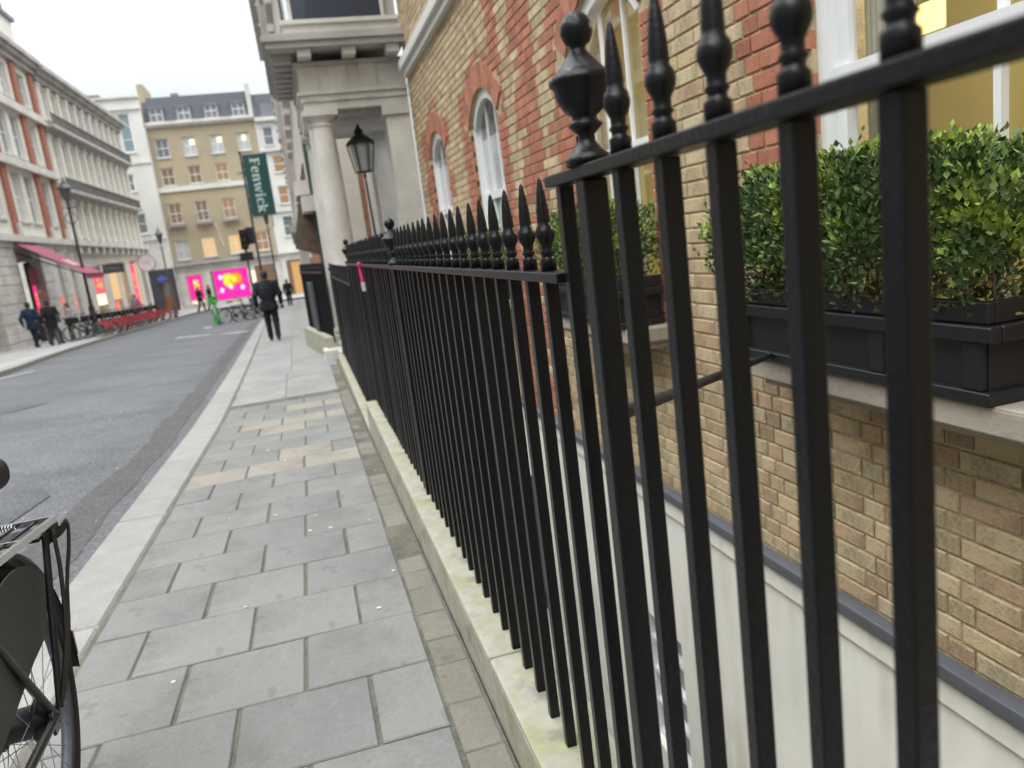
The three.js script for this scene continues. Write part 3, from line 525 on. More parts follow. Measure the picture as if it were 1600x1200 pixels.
// ------------------------------------------------------------------ portico
{
  const t = thing('portico', 'grey stone columned portico with heavy bracketed cornice over the entrance', 'portico', [0, 0, -11.5]);
  const X0 = 0.36, D = 2.7;
  const col = z => { const b = new MB(); const x = 0.625, z1 = z; b.lathe([[0.225, -0.28], [0.225, -0.12], [0.245, -0.1], [0.245, -0.05], [0.21, -0.03], [0.205, 0], [0.207, 1], [0.2, 2], [0.178, 3.0], [0.178, 3.02], [0.195, 3.03], [0.195, 3.05], [0.18, 3.06], [0.18, 3.1], [0.215, 3.14], [0.23, 3.16]], x, 0, z1, 28); b.box(x - 0.25, x + 0.25, 3.16, 3.23, z1 - 0.25, z1 + 0.25); b.box(x - 0.26, x + 0.26, -0.62, -0.28, z1 - 0.26, z1 + 0.26, 0.01); return b.build('column', M.stone, t); };
  col(-0.3); col(-D + 0.3);
  for (const z of [-0.3, -D + 0.3]) { const b = new MB(); b.box(1.55, 1.9, -0.6, 3.1, z - 0.2, z + 0.2); b.box(1.5, 1.9, 3.1, 3.23, z - 0.24, z + 0.24); b.box(1.5, 1.9, -0.6, 0, z - 0.23, z + 0.23); b.build('pilaster', M.stone, t); }
  const ar = new MB(); ar.box(X0 + 0.06, 1.9, 3.23, 3.34, -D + 0.06, -0.06); ar.box(X0 + 0.035, 1.9, 3.341, 3.43, -D + 0.035, -0.035); ar.box(X0, 1.9, 3.431, 3.475, -D, 0); for (const x of [0.55, 0.95, 1.35]) for (let i = 0; i < 6; i++) ar.bar([x - 0.09 + i * 0.036, 3.345, -0.025], [x - 0.09 + i * 0.036, 3.375, -0.025], 0.01, 0.01, 6); ar.build('architrave', M.stone, t);
  const fr = new MB(); fr.box(X0 + 0.05, 1.9, 3.476, 3.80, -D + 0.05, -0.05); fr.build('frieze', M.stone, t);
  for (const x of [0.55, 0.95, 1.36]) { const b = new MB(); b.box(x - 0.12, x + 0.12, 3.48, 3.80, -0.049, -0.03); b.build('frieze_panel', M.stone, t); }
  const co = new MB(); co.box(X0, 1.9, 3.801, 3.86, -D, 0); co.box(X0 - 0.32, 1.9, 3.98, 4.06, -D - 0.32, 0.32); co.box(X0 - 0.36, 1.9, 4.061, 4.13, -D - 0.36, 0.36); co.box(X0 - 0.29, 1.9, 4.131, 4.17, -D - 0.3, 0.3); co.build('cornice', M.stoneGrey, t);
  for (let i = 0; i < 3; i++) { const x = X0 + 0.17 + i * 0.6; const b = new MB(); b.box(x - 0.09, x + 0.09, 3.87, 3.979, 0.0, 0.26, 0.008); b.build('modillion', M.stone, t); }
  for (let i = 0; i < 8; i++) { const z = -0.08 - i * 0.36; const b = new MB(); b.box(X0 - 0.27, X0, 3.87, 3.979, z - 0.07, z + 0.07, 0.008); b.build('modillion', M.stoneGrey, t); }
  const pa = new MB(); pa.box(X0 - 0.05, 1.9, 4.171, 4.34, -D - 0.02, 0.02); pa.box(X0 - 0.09, 1.9, 4.341, 4.395, -D - 0.06, 0.06); pa.build('parapet', M.stone, t);
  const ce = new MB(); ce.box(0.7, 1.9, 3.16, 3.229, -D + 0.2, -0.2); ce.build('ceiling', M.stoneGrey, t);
  const st = new MB(); st.box(0.62, 1.9, -0.8, -0.06, -D + 0.1, -0.1); st.box(0.36, 0.62, -0.8, -0.24, -D + 0.6, -0.6); st.build('step', M.stone, t);
  const dr = new MB(); dr.box(1.84, 1.9, -0.06, 2.3, -1.85, -0.85); dr.build('door', M.charcoal, t);
  const bay = thing('bay_window', 'dark navy glazed bay standing above the portico parapet', 'bay window', [0, 4.398, -11.55]);
  const f = new MB(); f.box(0.42, 1.72, 0, 0.02, -2.4, 0); for (const x of [0.42, 1.68]) f.box(x, x + 0.045, 0.021, 2.4, -0.06, 0); f.box(0.42, 0.47, 0.1, 2.4, -2.4, -2.34); f.box(0.42, 1.6, 2.4, 2.55, -2.4, 0); f.build('frame', M.stone, bay);
  const g = new MB(); g.box(0.466, 1.679, 0.021, 2.4, -0.03, -0.012); g.box(0.435, 0.45, 0.1, 2.4, -2.34, -0.06); g.build('pane', M.navy, bay);
  const w = new MB(); w.box(1.5, 1.9, -5, 6, -4.4, -2.72); w.build('wall', M.stone, bay); const w2 = new MB(); w2.box(1.80, 1.88, -5, -1.3, -2.719, -2.69); w2.build('brick_strip', M.redBrick, bay); const w3 = new MB(); w3.box(1.727, 1.9, 0.001, 6, -2.45, -0.1); w3.build('wall', M.stoneGrey, bay);
}
{ // lantern under the portico
  const t = thing('post_lantern', 'black six sided lantern on a slim black post under the portico', 'lantern', [1.17, -0.06, -12.1]);
  const s = 6, fr = new MB(); for (let i = 0; i < s; i++) { const a = i / s * Math.PI * 2, b = (i + 1) / s * Math.PI * 2; fr.bar([0.13 * Math.cos(a), 0, 0.13 * Math.sin(a)], [0.2 * Math.cos(a), 0.46, 0.2 * Math.sin(a)], 0.012, 0.012, 6); fr.bar([0.13 * Math.cos(a), 0, 0.13 * Math.sin(a)], [0.13 * Math.cos(b), 0, 0.13 * Math.sin(b)], 0.01, 0.01, 6); } fr.lathe([[0, -0.1], [0.02, -0.09], [0.03, -0.06], [0.012, -0.03], [0.05, -0.01], [0, 0]], 0, 0, 0, 10); fr.build('frame', M.ironFlat, t);
  const rf = new MB(); rf.lathe([[0.235, 0.46], [0.235, 0.48], [0.12, 0.58], [0.07, 0.62], [0.075, 0.68], [0.035, 0.72], [0.015, 0.78], [0, 0.8]], 0, 0, 0, 6); rf.build('roof', M.ironFlat, t);
  const gl = new MB(); gl.lathe([[0.118, 0.005], [0.185, 0.455]], 0, 0, 0, 6); gl.build('glass', phys(0.5, 0.52, 0.52, 0.15, { transmission: 0.5, thickness: 0 }), t);
  for (const c of t.children) { c.scale.y = 0.88; c.position.y = 2.45; }
  const ch = new MB(); ch.bar([0.05, 0, 0], [0, 2.38, 0], 0.022, 0.016, 8); ch.build('post', M.ironFlat, t);
}

// ------------------------------------------------------------------ facades (built facing +z, u to the right, then turned)
function facadeThing(name, label, pos, turn) { const t = thing(name, label, 'building', pos, turn); t.userData.by = pos[1]; return t; }
function addWall(t, u0, u1, y0, y1, holes, depth, mat, name = 'wall', front = 0) {
  const o = t.position.y, g = wallGeo(u0, u1, y0 - o, y1 - o, holes.map(h => [h[0], h[1], h[2] - o, h[3] - o, h[4] || 0]), depth); g.translate(0, 0, front - depth);
  return mesh(name, boxUV(clean(g)), mat, t);
}
function addBox(t, name, mat, ...bs) { const o = t.position.y, b = new MB(); for (const q of bs) b.box(q[0], q[1], q[2] - o, q[3] - o, q[4], q[5], q[6] || 0); return b.build(name, mat, t); }
// a sash window set into an opening
function addWindow(t, h, { mat = M.whiteGloss, pane = M.glassGrey, inset = 0.14, bars = [1, 2], sill = true, sillMat = M.stone, fw = 0.06 } = {}) {
  const o = t.position.y, [u0, u1, a, b0] = h, y0 = a - o, y1 = b0 - o, b = new MB(), z = -inset;
  b.box(u0, u0 + fw, y0, y1, z - 0.06, z); b.box(u1 - fw, u1, y0, y1, z - 0.06, z); b.box(u0 + fw, u1 - fw, y1 - fw, y1, z - 0.06, z); b.box(u0 + fw, u1 - fw, y0, y0 + fw, z - 0.06, z);
  for (let i = 1; i <= bars[0]; i++) { const u = u0 + (u1 - u0) * i / (bars[0] + 1); b.box(u - 0.02, u + 0.02, y0 + fw, y1 - fw, z - 0.05, z - 0.008); }
  for (let i = 1; i < bars[1]; i++) { const y = y0 + (y1 - y0) * i / bars[1]; b.box(u0 + fw, u1 - fw, y - 0.025, y + 0.025, z - 0.052, z - 0.004); }
  const w = b.build('window', mat, t);
  const p = new MB(); p.box(u0 + 0.01, u1 - 0.01, y0 + 0.01, y1 - 0.01, z - 0.045, z - 0.036); p.build('pane', pane, w);
  if (sill) { const s = new MB(); s.box(u0 - 0.08, u1 + 0.08, y0 - 0.1, y0 - 0.002, -inset, 0.1); s.build('sill', sillMat, w); }
  return w;
}
function addBoxes(t, name, mat, ...bs) { bs.forEach(q => addBox(t, name, mat, q)); }
function strokes(n, w, h, seed0, col, parent, mat, pos, rot) { // a row of small raised letter strokes too small to read
  const b = new MB(); let s = seed0; const q = () => { s = (s * 1103515245 + 12345) & 0x7fffffff; return s / 0x7fffffff; };
  for (let i = 0; i < n; i++) { const x = (i + 0.5) / n * w - w / 2, g = w / n; b.box(x - g * 0.3, x - g * 0.15, -h / 2, h / 2, 0, 0.01); if (q() > 0.4) b.box(x - g * 0.15, x + g * 0.28, h * 0.32, h / 2, 0, 0.01); if (q() > 0.4) b.box(x - g * 0.15, x + g * 0.22, -h * 0.08, h * 0.08, 0, 0.01); if (q() > 0.5) b.box(x - g * 0.15, x + g * 0.28, -h / 2, -h * 0.34, 0, 0.01); }
  const m = b.build('lettering', mat, parent); m.position.set(...pos); if (rot) m.rotation.set(...rot); return m;
}
// glowing window display: magenta ground with yellow and white blooms
function displayMat(sd, w, h, base, k) {
  const c = document.createElement('canvas'); c.width = w; c.height = h; const x = c.getContext('2d'); x.fillStyle = base; x.fillRect(0, 0, w, h); let s = sd; const q = () => { s = (s * 1103515245 + 12345) & 0x7fffffff; return s / 0x7fffffff; };
  const blob = (u, v, r, col) => { const g = x.createRadialGradient(u, v, 0, u, v, r); g.addColorStop(0, col + ',1)'); g.addColorStop(0.5, col + ',0.9)'); g.addColorStop(1, col + ',0)'); x.fillStyle = g; x.fillRect(0, 0, w, h); };
  for (let i = 0; i < 5; i++) blob(w * (0.3 + 0.45 * q()), h * (0.2 + 0.5 * q()), w * 0.16, 'rgba(255,150,20');
  for (let i = 0; i < 6; i++) blob(w * (0.25 + 0.5 * q()), h * (0.2 + 0.45 * q()), w * 0.11, 'rgba(250,235,60');
  for (let i = 0; i < 4; i++) blob(w * (0.15 + 0.7 * q()), h * (0.2 + 0.5 * q()), w * 0.09, 'rgba(255,250,235');
  x.fillStyle = 'rgba(90,70,10,0.9)'; x.fillRect(w * 0.49, h * 0.5, w * 0.03, h * 0.5);
  const t = new THREE.CanvasTexture(c); t.colorSpace = THREE.SRGBColorSpace; const m = std(0.02, 0.02, 0.02, 0.4); m.emissive.setRGB(1, 1, 1); m.emissiveMap = t; m.emissiveIntensity = k; return m;
}
const MAG = [displayMat(5, 128, 96, '#ff00a8', 0.85), displayMat(77, 64, 96, '#ff1898', 0.75), displayMat(311, 64, 96, '#ff5a70', 0.62), displayMat(811, 48, 128, '#ff2a80', 0.7)];
function screen(t, u0, u1, y0, y1, z, mat) { const o = t.position.y, b = new THREE.BoxGeometry(u1 - u0, y1 - y0, 0.05); const m = mesh('window_display', b, mat, t); m.position.set((u0 + u1) / 2, (y0 + y1) / 2 - o, z); return m; }

// ---- left: red brick and stone corner block
{
  const t = facadeThing('brick_stone_building', 'red brick and pale stone building on the far left with the crimson awning', [-12, -0.9, -30], Math.PI / 2);
  const fl = [[4.6, 6.9], [7.7, 9.7], [10.6, 12.2]], cols = [[0.9, 2.1], [3.2, 4.4], [6.0, 7.2], [7.9, 9.1], [11.0, 12.3], [12.8, 14.0], [15.6, 16.6]];
  const holes = []; for (const f of fl) for (const c of cols) holes.push([...c, ...f]);
  addWall(t, 0, 18, 3.75, 13.1, holes, 0.35, M.stucco); addWall(t, -58, -0.003, -2, 13.1, [], 0.35, M.stoneGrey, 'flank_wall');  // long plain run is out of view, added so the railings reflect something darker
  holes.forEach((h, i) => addWindow(t, h, { pane: [M.glassGrey, M.glassPale, M.glassGrey][i % 3], bars: [1, 2] }));
  for (const u of [4.9, 9.65, 14.45, 17.15]) { const b = [[u, u + 0.62, 3.9, 7.05, 0.001, 0.14], [u, u + 0.62, 7.5, 9.9, 0.001, 0.14], [u, u + 0.62, 10.35, 12.4, 0.001, 0.14]]; for (const q of b) addBox(t, 'red_pilaster', M.redBrick, q); }
  addBox(t, 'red_panel', M.redBrick, [14.0, 15.5, 9.95, 10.32, 0.001, 0.06]); addBox(t, 'red_panel', M.redBrick, [14.0, 17.1, 7.05, 7.4, 0.001, 0.06]);
  addBox(t, 'cornice', M.stoneGrey, [-0.1, 18, 12.5, 12.75, 0.001, 0.25], [-0.2, 18, 12.76, 12.95, 0.001, 0.45], [-0.3, 18, 12.96, 13.2, -0.1, 0.62]);
  addBox(t, 'stone_band', M.stone, [-0.1, 18, 9.9, 10.05, 0.001, 0.3], [-0.1, 18, 10.06, 10.34, 0.001, 0.22]);
  addBox(t, 'stone_band', M.stone, [-0.1, 18, 7.06, 7.2, 0.001, 0.32], [-0.1, 18, 7.21, 7.49, 0.001, 0.2]);
  addBox(t, 'shop_cornice', M.stone, [-0.1, 18, 3.55, 3.85, 0.001, 0.4], [-0.1, 18, 3.3, 3.54, 0.001, 0.22]);
  for (const u of [1, 3.2, 5.2, 10, 14.8, 17.4]) addBox(t, 'scroll_bracket', M.stone, [u - 0.15, u + 0.15, 3.86, 4.4, 0.001, 0.3, 0.05]);
  // rusticated piers, each block apart
  for (const [u, w] of [[0.4, 1.3], [5.5, 1.5], [7.0, 1.6], [11.9, 1.7], [15.0, 1.1], [17.3, 0.65]]) for (let k = 0; k < 11; k++) { const o = t.position.y, b = new MB(); b.box(u, u + w, -1.1 + k * 0.4 - o, -1.1 + k * 0.4 + 0.385 - o, -0.5, 0.16 + (k % 2) * 0.012, 0.02); b.build('stone_block', M.stone, t); }
  addBox(t, 'shop_interior', std(0.16, 0.12, 0.075, 0.8), [8.7, 11.8, -1.1, 3.2, -1.6, -1.5]); addBox(t, 'shop_interior', M.dark, [1.8, 5.4, -1.1, 3.2, -0.6, -0.5], [13.7, 17.2, -1.1, 3.2, -0.6, -0.52]);
  addBox(t, 'soffit', M.stoneGrey, [8.7, 11.8, 2.75, 3.3, -1.5, 0.05]); addBox(t, 'door_frame', M.charcoal, [8.7, 8.95, -1.1, 2.7, -0.5, -0.3], [10.0, 10.2, -1.1, 2.7, -0.5, -0.3], [11.5, 11.8, -1.1, 2.7, -0.5, -0.3]);
  addBox(t, 'door', M.doorRed, [4.3, 5.4, -1.0, 1.6, -0.4, -0.3]);
  addBox(t, 'shop_window', M.stuccoWarm, [13.75, 14.9, -1.1, 2.8, -0.3, 0.02], [16.2, 17.2, -1.1, 2.8, -0.3, 0.02]);
  screen(t, 11.15, 11.5, -0.2, 1.6, -0.2, MAG[3]); screen(t, 8.75, 8.95, -0.2, 1.5, -0.2, MAG[2]); screen(t, 14.2, 14.5, 0.1, 0.9, 0.05, MAG[2]); screen(t, 16.5, 16.75, 0.1, 0.8, 0.05, MAG[2]);
  addBox(t, 'roof', M.lead, [0, 18, 13.2, 13.35, -6, -0.2]);
  addBox(t, 'hanging_sign', std(0.28, 0.07, 0.06, 0.7), [9.3, 10.3, 1.6, 2.35, 0.3, 0.38]);
  const dm = addBox(t, 'dormer', M.stucco, [14.7, 16.9, 13.25, 14.9, -2.2, -0.05]); addBox(t, 'dormer_roof', M.lead, [14.5, 17.1, 14.9, 15.1, -2.3, 0.1], [14.8, 16.6, 15.1, 15.7, -2.0, -0.2], [15.0, 16.0, 15.7, 16.2, -1.8, -0.5], [15.2, 15.5, 16.2, 16.7, -1.4, -0.9]);
  // retracted arm awning
  const a = thing('awning', 'crimson fabric awning sloping out over the shop door on the left', 'awning', [-11.85, 3.55, -40.05]);
  const f = new MB(), P = [[0, 0, 1.55], [2.65, -1.72, 1.55], [2.65, -1.72, -1.55], [0, 0, -1.55]];
  const g = new THREE.BufferGeometry(), q = [...P[0], ...P[1], ...P[2], ...P[0], ...P[2], ...P[3]]; g.setAttribute('position', new THREE.Float32BufferAttribute(q, 3)); g.computeVertexNormals();
  const g2 = g.clone(); g2.translate(-0.008, -0.012, 0); f.add(g); f.add(g2); f.box(2.64, 2.66, -1.95, -1.72, -1.55, 1.55); f.build('canopy', M.awning, a);
  const fr = new MB(); fr.box(-0.1, 0.06, -0.03, 0.16, -1.6, 1.6, 0.02); fr.build('cassette', M.charcoal, a); const fb = new MB(); fb.bar([2.65, -1.73, -1.57], [2.65, -1.73, 1.57], 0.035); fb.build('front_bar', M.awning, a);
  for (const z of [-1.2, 1.2]) { const ar = new MB(); ar.bar([0, -0.5, z], [1.5, -1.3, z * 0.7], 0.03); ar.bar([1.5, -1.3, z * 0.7], [2.6, -1.76, z], 0.025); ar.build('arm', M.charcoal, a); }
  const sl = Math.atan2(1.72, 2.65); for (let i = 0; i < 6; i++) { const b = new MB(); b.box(-0.28, 0.28, 0, 0.01, -0.035, 0.035); if (i % 2) b.box(0.2, 0.28, 0, 0.01, 0.035, 0.12); else b.box(-0.28, -0.2, 0, 0.01, 0.035, 0.12); const m = b.build('lettering', M.whiteWall, a); m.rotation.z = -sl; m.position.set(1.75, -1.75 * 1.72 / 2.65 + 0.015, -0.55 + i * 0.2); }
}
// ---- left: long pale stucco terrace
{
  const L = 18.6, t = facadeThing('stucco_terrace', 'long pale stucco terrace with heavy cornices along the left side of the street', [-12, -1.2, -48], Math.PI / 2 - 0.022);
  const cols = []; for (let i = 0; i < 11; i++) cols.push([0.9 + i * 1.62, 1.78 + i * 1.62]);
  const fl = [[4.15, 6.0], [7.35, 9.4], [10.55, 12.1]], holes = []; for (const f of fl) for (const c of cols) holes.push([...c, ...f]);
  addWall(t, 0.003, L, 3.75, 13.0, holes, 0.35, M.stucco);
  holes.forEach((h, i) => addWindow(t, h, { pane: [M.glassPale, M.glassGrey][(i * 7 >> 2) % 2], bars: [1, 2], inset: 0.12 }));
  for (const [a, b] of [[3.9, 6.25], [7.0, 9.65], [10.3, 12.3]]) for (let i = 0; i <= 11; i++) { const u = 0.53 + i * 1.62 - (i ? 0.0 : 0); addBox(t, 'pilaster', M.stucco, [u - 0.2, u + 0.2, a + 0.2, b - 0.18, 0.001, 0.12], [u - 0.25, u + 0.25, a, a + 0.199, 0.001, 0.15], [u - 0.25, u + 0.25, b - 0.179, b, 0.001, 0.16]); }
  addBox(t, 'cornice', M.stoneGrey, [0.01, L, 12.35, 12.6, 0.001, 0.25], [0.01, L, 12.61, 12.8, 0.001, 0.5], [0.01, L + 0.3, 12.81, 13.02, -0.2, 0.72], [0.01, L + 0.3, 13.021, 13.08, -0.3, 0.68]);
  addBox(t, 'stone_band', M.stoneGrey, [0.01, L, 9.7, 9.85, 0.001, 0.25], [0.01, L + 0.2, 9.86, 10.05, -0.1, 0.6]);
  addBox(t, 'stone_band', M.stoneGrey, [0.01, L, 6.3, 6.45, 0.001, 0.25], [0.01, L + 0.2, 6.46, 6.65, -0.1, 0.62]);
  addBox(t, 'shop_cornice', M.stone, [0.01, L + 0.2, 3.55, 3.85, -0.1, 0.5], [0.01, L, 3.1, 3.54, 0.001, 0.2]);
  for (let i = 0; i < 12; i++) addBox(t, 'scroll_bracket', M.stone, [0.4 + i * 1.62, 0.68 + i * 1.62, 3.12, 3.54, 0.201, 0.45, 0.04]);
  for (const y of [10.06, 6.66]) { const o = t.position.y, b = new MB(); for (let u = 0.3; u < L; u += 0.16) { b.box(u, u + 0.03, y - o, y + 0.55 - o, 0.5, 0.53); if ((u * 10 | 0) % 3) b.box(u, u + 0.13, y + 0.16 - o, y + 0.36 - o, 0.505, 0.525); } b.box(0.2, L, y + 0.551 - o, y + 0.6 - o, 0.48, 0.55); b.build('balcony_rail', std(0.16, 0.15, 0.14, 0.7), t); }
  const gh = [[3.2, 5.4, -0.7, 2.4], [7.0, 9.2, -0.9, 2.6], [10.4, 11.9, -0.9, 2.6], [13.2, 15.2, -1.0, 2.7], [16.4, 18.0, -1.2, 2.7]];
  addWall(t, 0.003, L, -1.6, 3.1, gh, 0.45, M.stuccoWarm, 'shopfront_wall'); addBox(t, 'shop_interior', std(0.2, 0.17, 0.12, 0.8), [0.2, L, -1.6, 3.09, -1.3, -1.2]);
  gh.forEach((h, i) => addWindow(t, h, { pane: [M.lit, M.litPale, M.lit, M.litWarm, M.glassGrey][i].emissive ? (i === 4 ? M.glassGrey : M.litBrown) : M.glassGrey, bars: [0, 1], inset: 0.3, mat: M.stuccoWarm, sill: false }));
  screen(t, 3.3, 5.3, 0.75, 1.75, -0.04, MAG[2]); screen(t, 3.3, 5.3, 0.05, 0.72, -0.04, M.litPale); screen(t, 7.1, 9.1, 0.2, 2.4, -0.04, M.litWarm); screen(t, 7.2, 8.2, -0.8, 0.1, -0.04, MAG[2]); screen(t, 13.3, 14.4, -0.9, 2.5, -0.02, MAG[3]); screen(t, 14.5, 15.1, -0.9, 2.5, -0.05, M.litWarm); screen(t, 10.6, 11.5, 0.2, 2.4, -0.06, M.litDim);
  addWall(t, 0.003, 0.004, -1.6, 0, [], 0.01, M.stucco).visible = true;
  addBox(t, 'end_wall', M.stucco, [L + 0.001, L + 0.3, -1.6, 12.8, -9, -0.02]); addBox(t, 'roof', M.lead, [0, L, 13.081, 13.2, -7, -0.5]);
  const s = thing('projecting_sign', 'small black projecting sign with pale lettering on the stucco terrace', 'sign', [-11.55, 2.15, -52.3]); const b = new MB(); b.box(0.02, 1.2, -0.27, 0.27, -0.04, 0.04, 0.01); b.build('panel', M.charcoal, s); const bk = new MB(); bk.bar([-0.3, 0.31, 0], [1.2, 0.31, 0], 0.02); bk.build('bracket', M.charcoal, s); strokes(6, 0.9, 0.2, 3, 0, s, M.paintLine, [0.6, 0, 0.041]);
  const d = thing('disc_sign', 'round white disc sign projecting from the end of the stucco terrace', 'sign', [-11.5, 2.45, -62.6]); const c = new MB(); const cg = new THREE.CylinderGeometry(0.62, 0.62, 0.12, 28); cg.rotateX(Math.PI / 2); cg.translate(0.72, 0, 0); c.add(cg); c.build('disc', M.whiteGloss, d); const rg = new MB(); const tg = new THREE.TorusGeometry(0.6, 0.045, 8, 32); tg.translate(0.72, 0, 0.06); rg.add(tg); rg.build('rim', M.stoneGrey, d); const ab = new MB(); ab.bar([-0.2, 0.3, 0], [0.3, 0.3, 0], 0.03); ab.build('bracket', M.charcoal, d); strokes(3, 0.55, 0.3, 9, 0, d, M.stoneGrey, [0.72, 0, 0.061]);
}
// ---- white corner building facing the camera
{
  const t = facadeThing('white_corner_building', 'cream painted corner building between the stucco terrace and the yellow brick block', [-10.38, -1.8, -71.4], 0);
  const W = [[-3.1, -2.0, 11.6, 14.7], [-1.85, -0.95, 11.6, 14.7], [-2.5, -1.55, 8.5, 9.9], [-2.2, -1.25, 5.0, 6.7], [-3.6, -2.6, 5.0, 6.7], [-2.5, -1.5, 2.1, 3.8], [-3.6, -2.8, 2.1, 3.8]];
  addWall(t, -6.5, 0, 1.95, 15.85, W, 0.35, M.whiteWall); W.forEach((h, i) => addWindow(t, h, { pane: i < 2 ? phys(0.20, 0.26, 0.28, 0.1) : M.glassGrey, bars: i < 2 ? [0, 3] : [0, 2], inset: 0.15, sillMat: M.whiteWall, fw: 0.1 }));
  addBoxes(t, 'cornice', M.whiteWall, [-6.5, 0.06, 14.95, 15.1, 0.001, 0.16], [-6.5, 0.1, 15.85, 15.98, -0.4, 0.2], [-6.5, 0.04, 10.65, 10.8, 0.001, 0.12], [-6.5, 0.05, 4.4, 4.55, 0.001, 0.14]);
  addBox(t, 'roof_plant', M.lead, [-4.3, -3.1, 15.98, 16.5, -2.4, -1.2], [-5.2, -4.6, 15.98, 16.25, -2.4, -1.4], [-1.9, -1.6, 15.98, 16.2, -2, -1.7]);
  addWall(t, -2.35, 0, -1.95, 1.949, [[-1.15, -0.3, -1.85, 1.0]], 0.3, M.charcoal, 'dark_shopfront', 0.02); addBox(t, 'door', M.door, [-1.15, -0.3, -1.85, 1.0, -0.25, -0.18]); addBox(t, 'door_glazing', M.glassGrey, [-1.02, -0.43, -0.4, 0.85, -0.179, -0.17]);
  addWall(t, -6.5, -2.36, -1.95, 1.949, [[-3.5, -2.6, -1.7, 1.3]], 0.3, M.whiteWall, 'shopfront_wall'); addWindow(t, [-3.5, -2.6, -1.7, 1.3], { pane: M.litBrown, bars: [0, 1], sill: false });
  const r = thing('round_sign', 'small round blue sign on the dark shopfront of the cream corner building', 'sign', [-11.35, 1.15, -71.1]); const b = new MB(); const g = new THREE.CylinderGeometry(0.33, 0.33, 0.06, 20); g.rotateX(Math.PI / 2); b.add(g); b.build('disc', std(0.05, 0.10, 0.42, 0.5), r); const q = new MB(); q.box(-0.4, 0.4, -0.08, 0.08, 0.031, 0.05); q.build('bar', std(0.16, 0.14, 0.36, 0.5), r); const br = new MB(); br.box(-0.05, 0.05, -0.05, 0.05, -0.25, -0.031); br.build('bracket', M.charcoal, r);
}
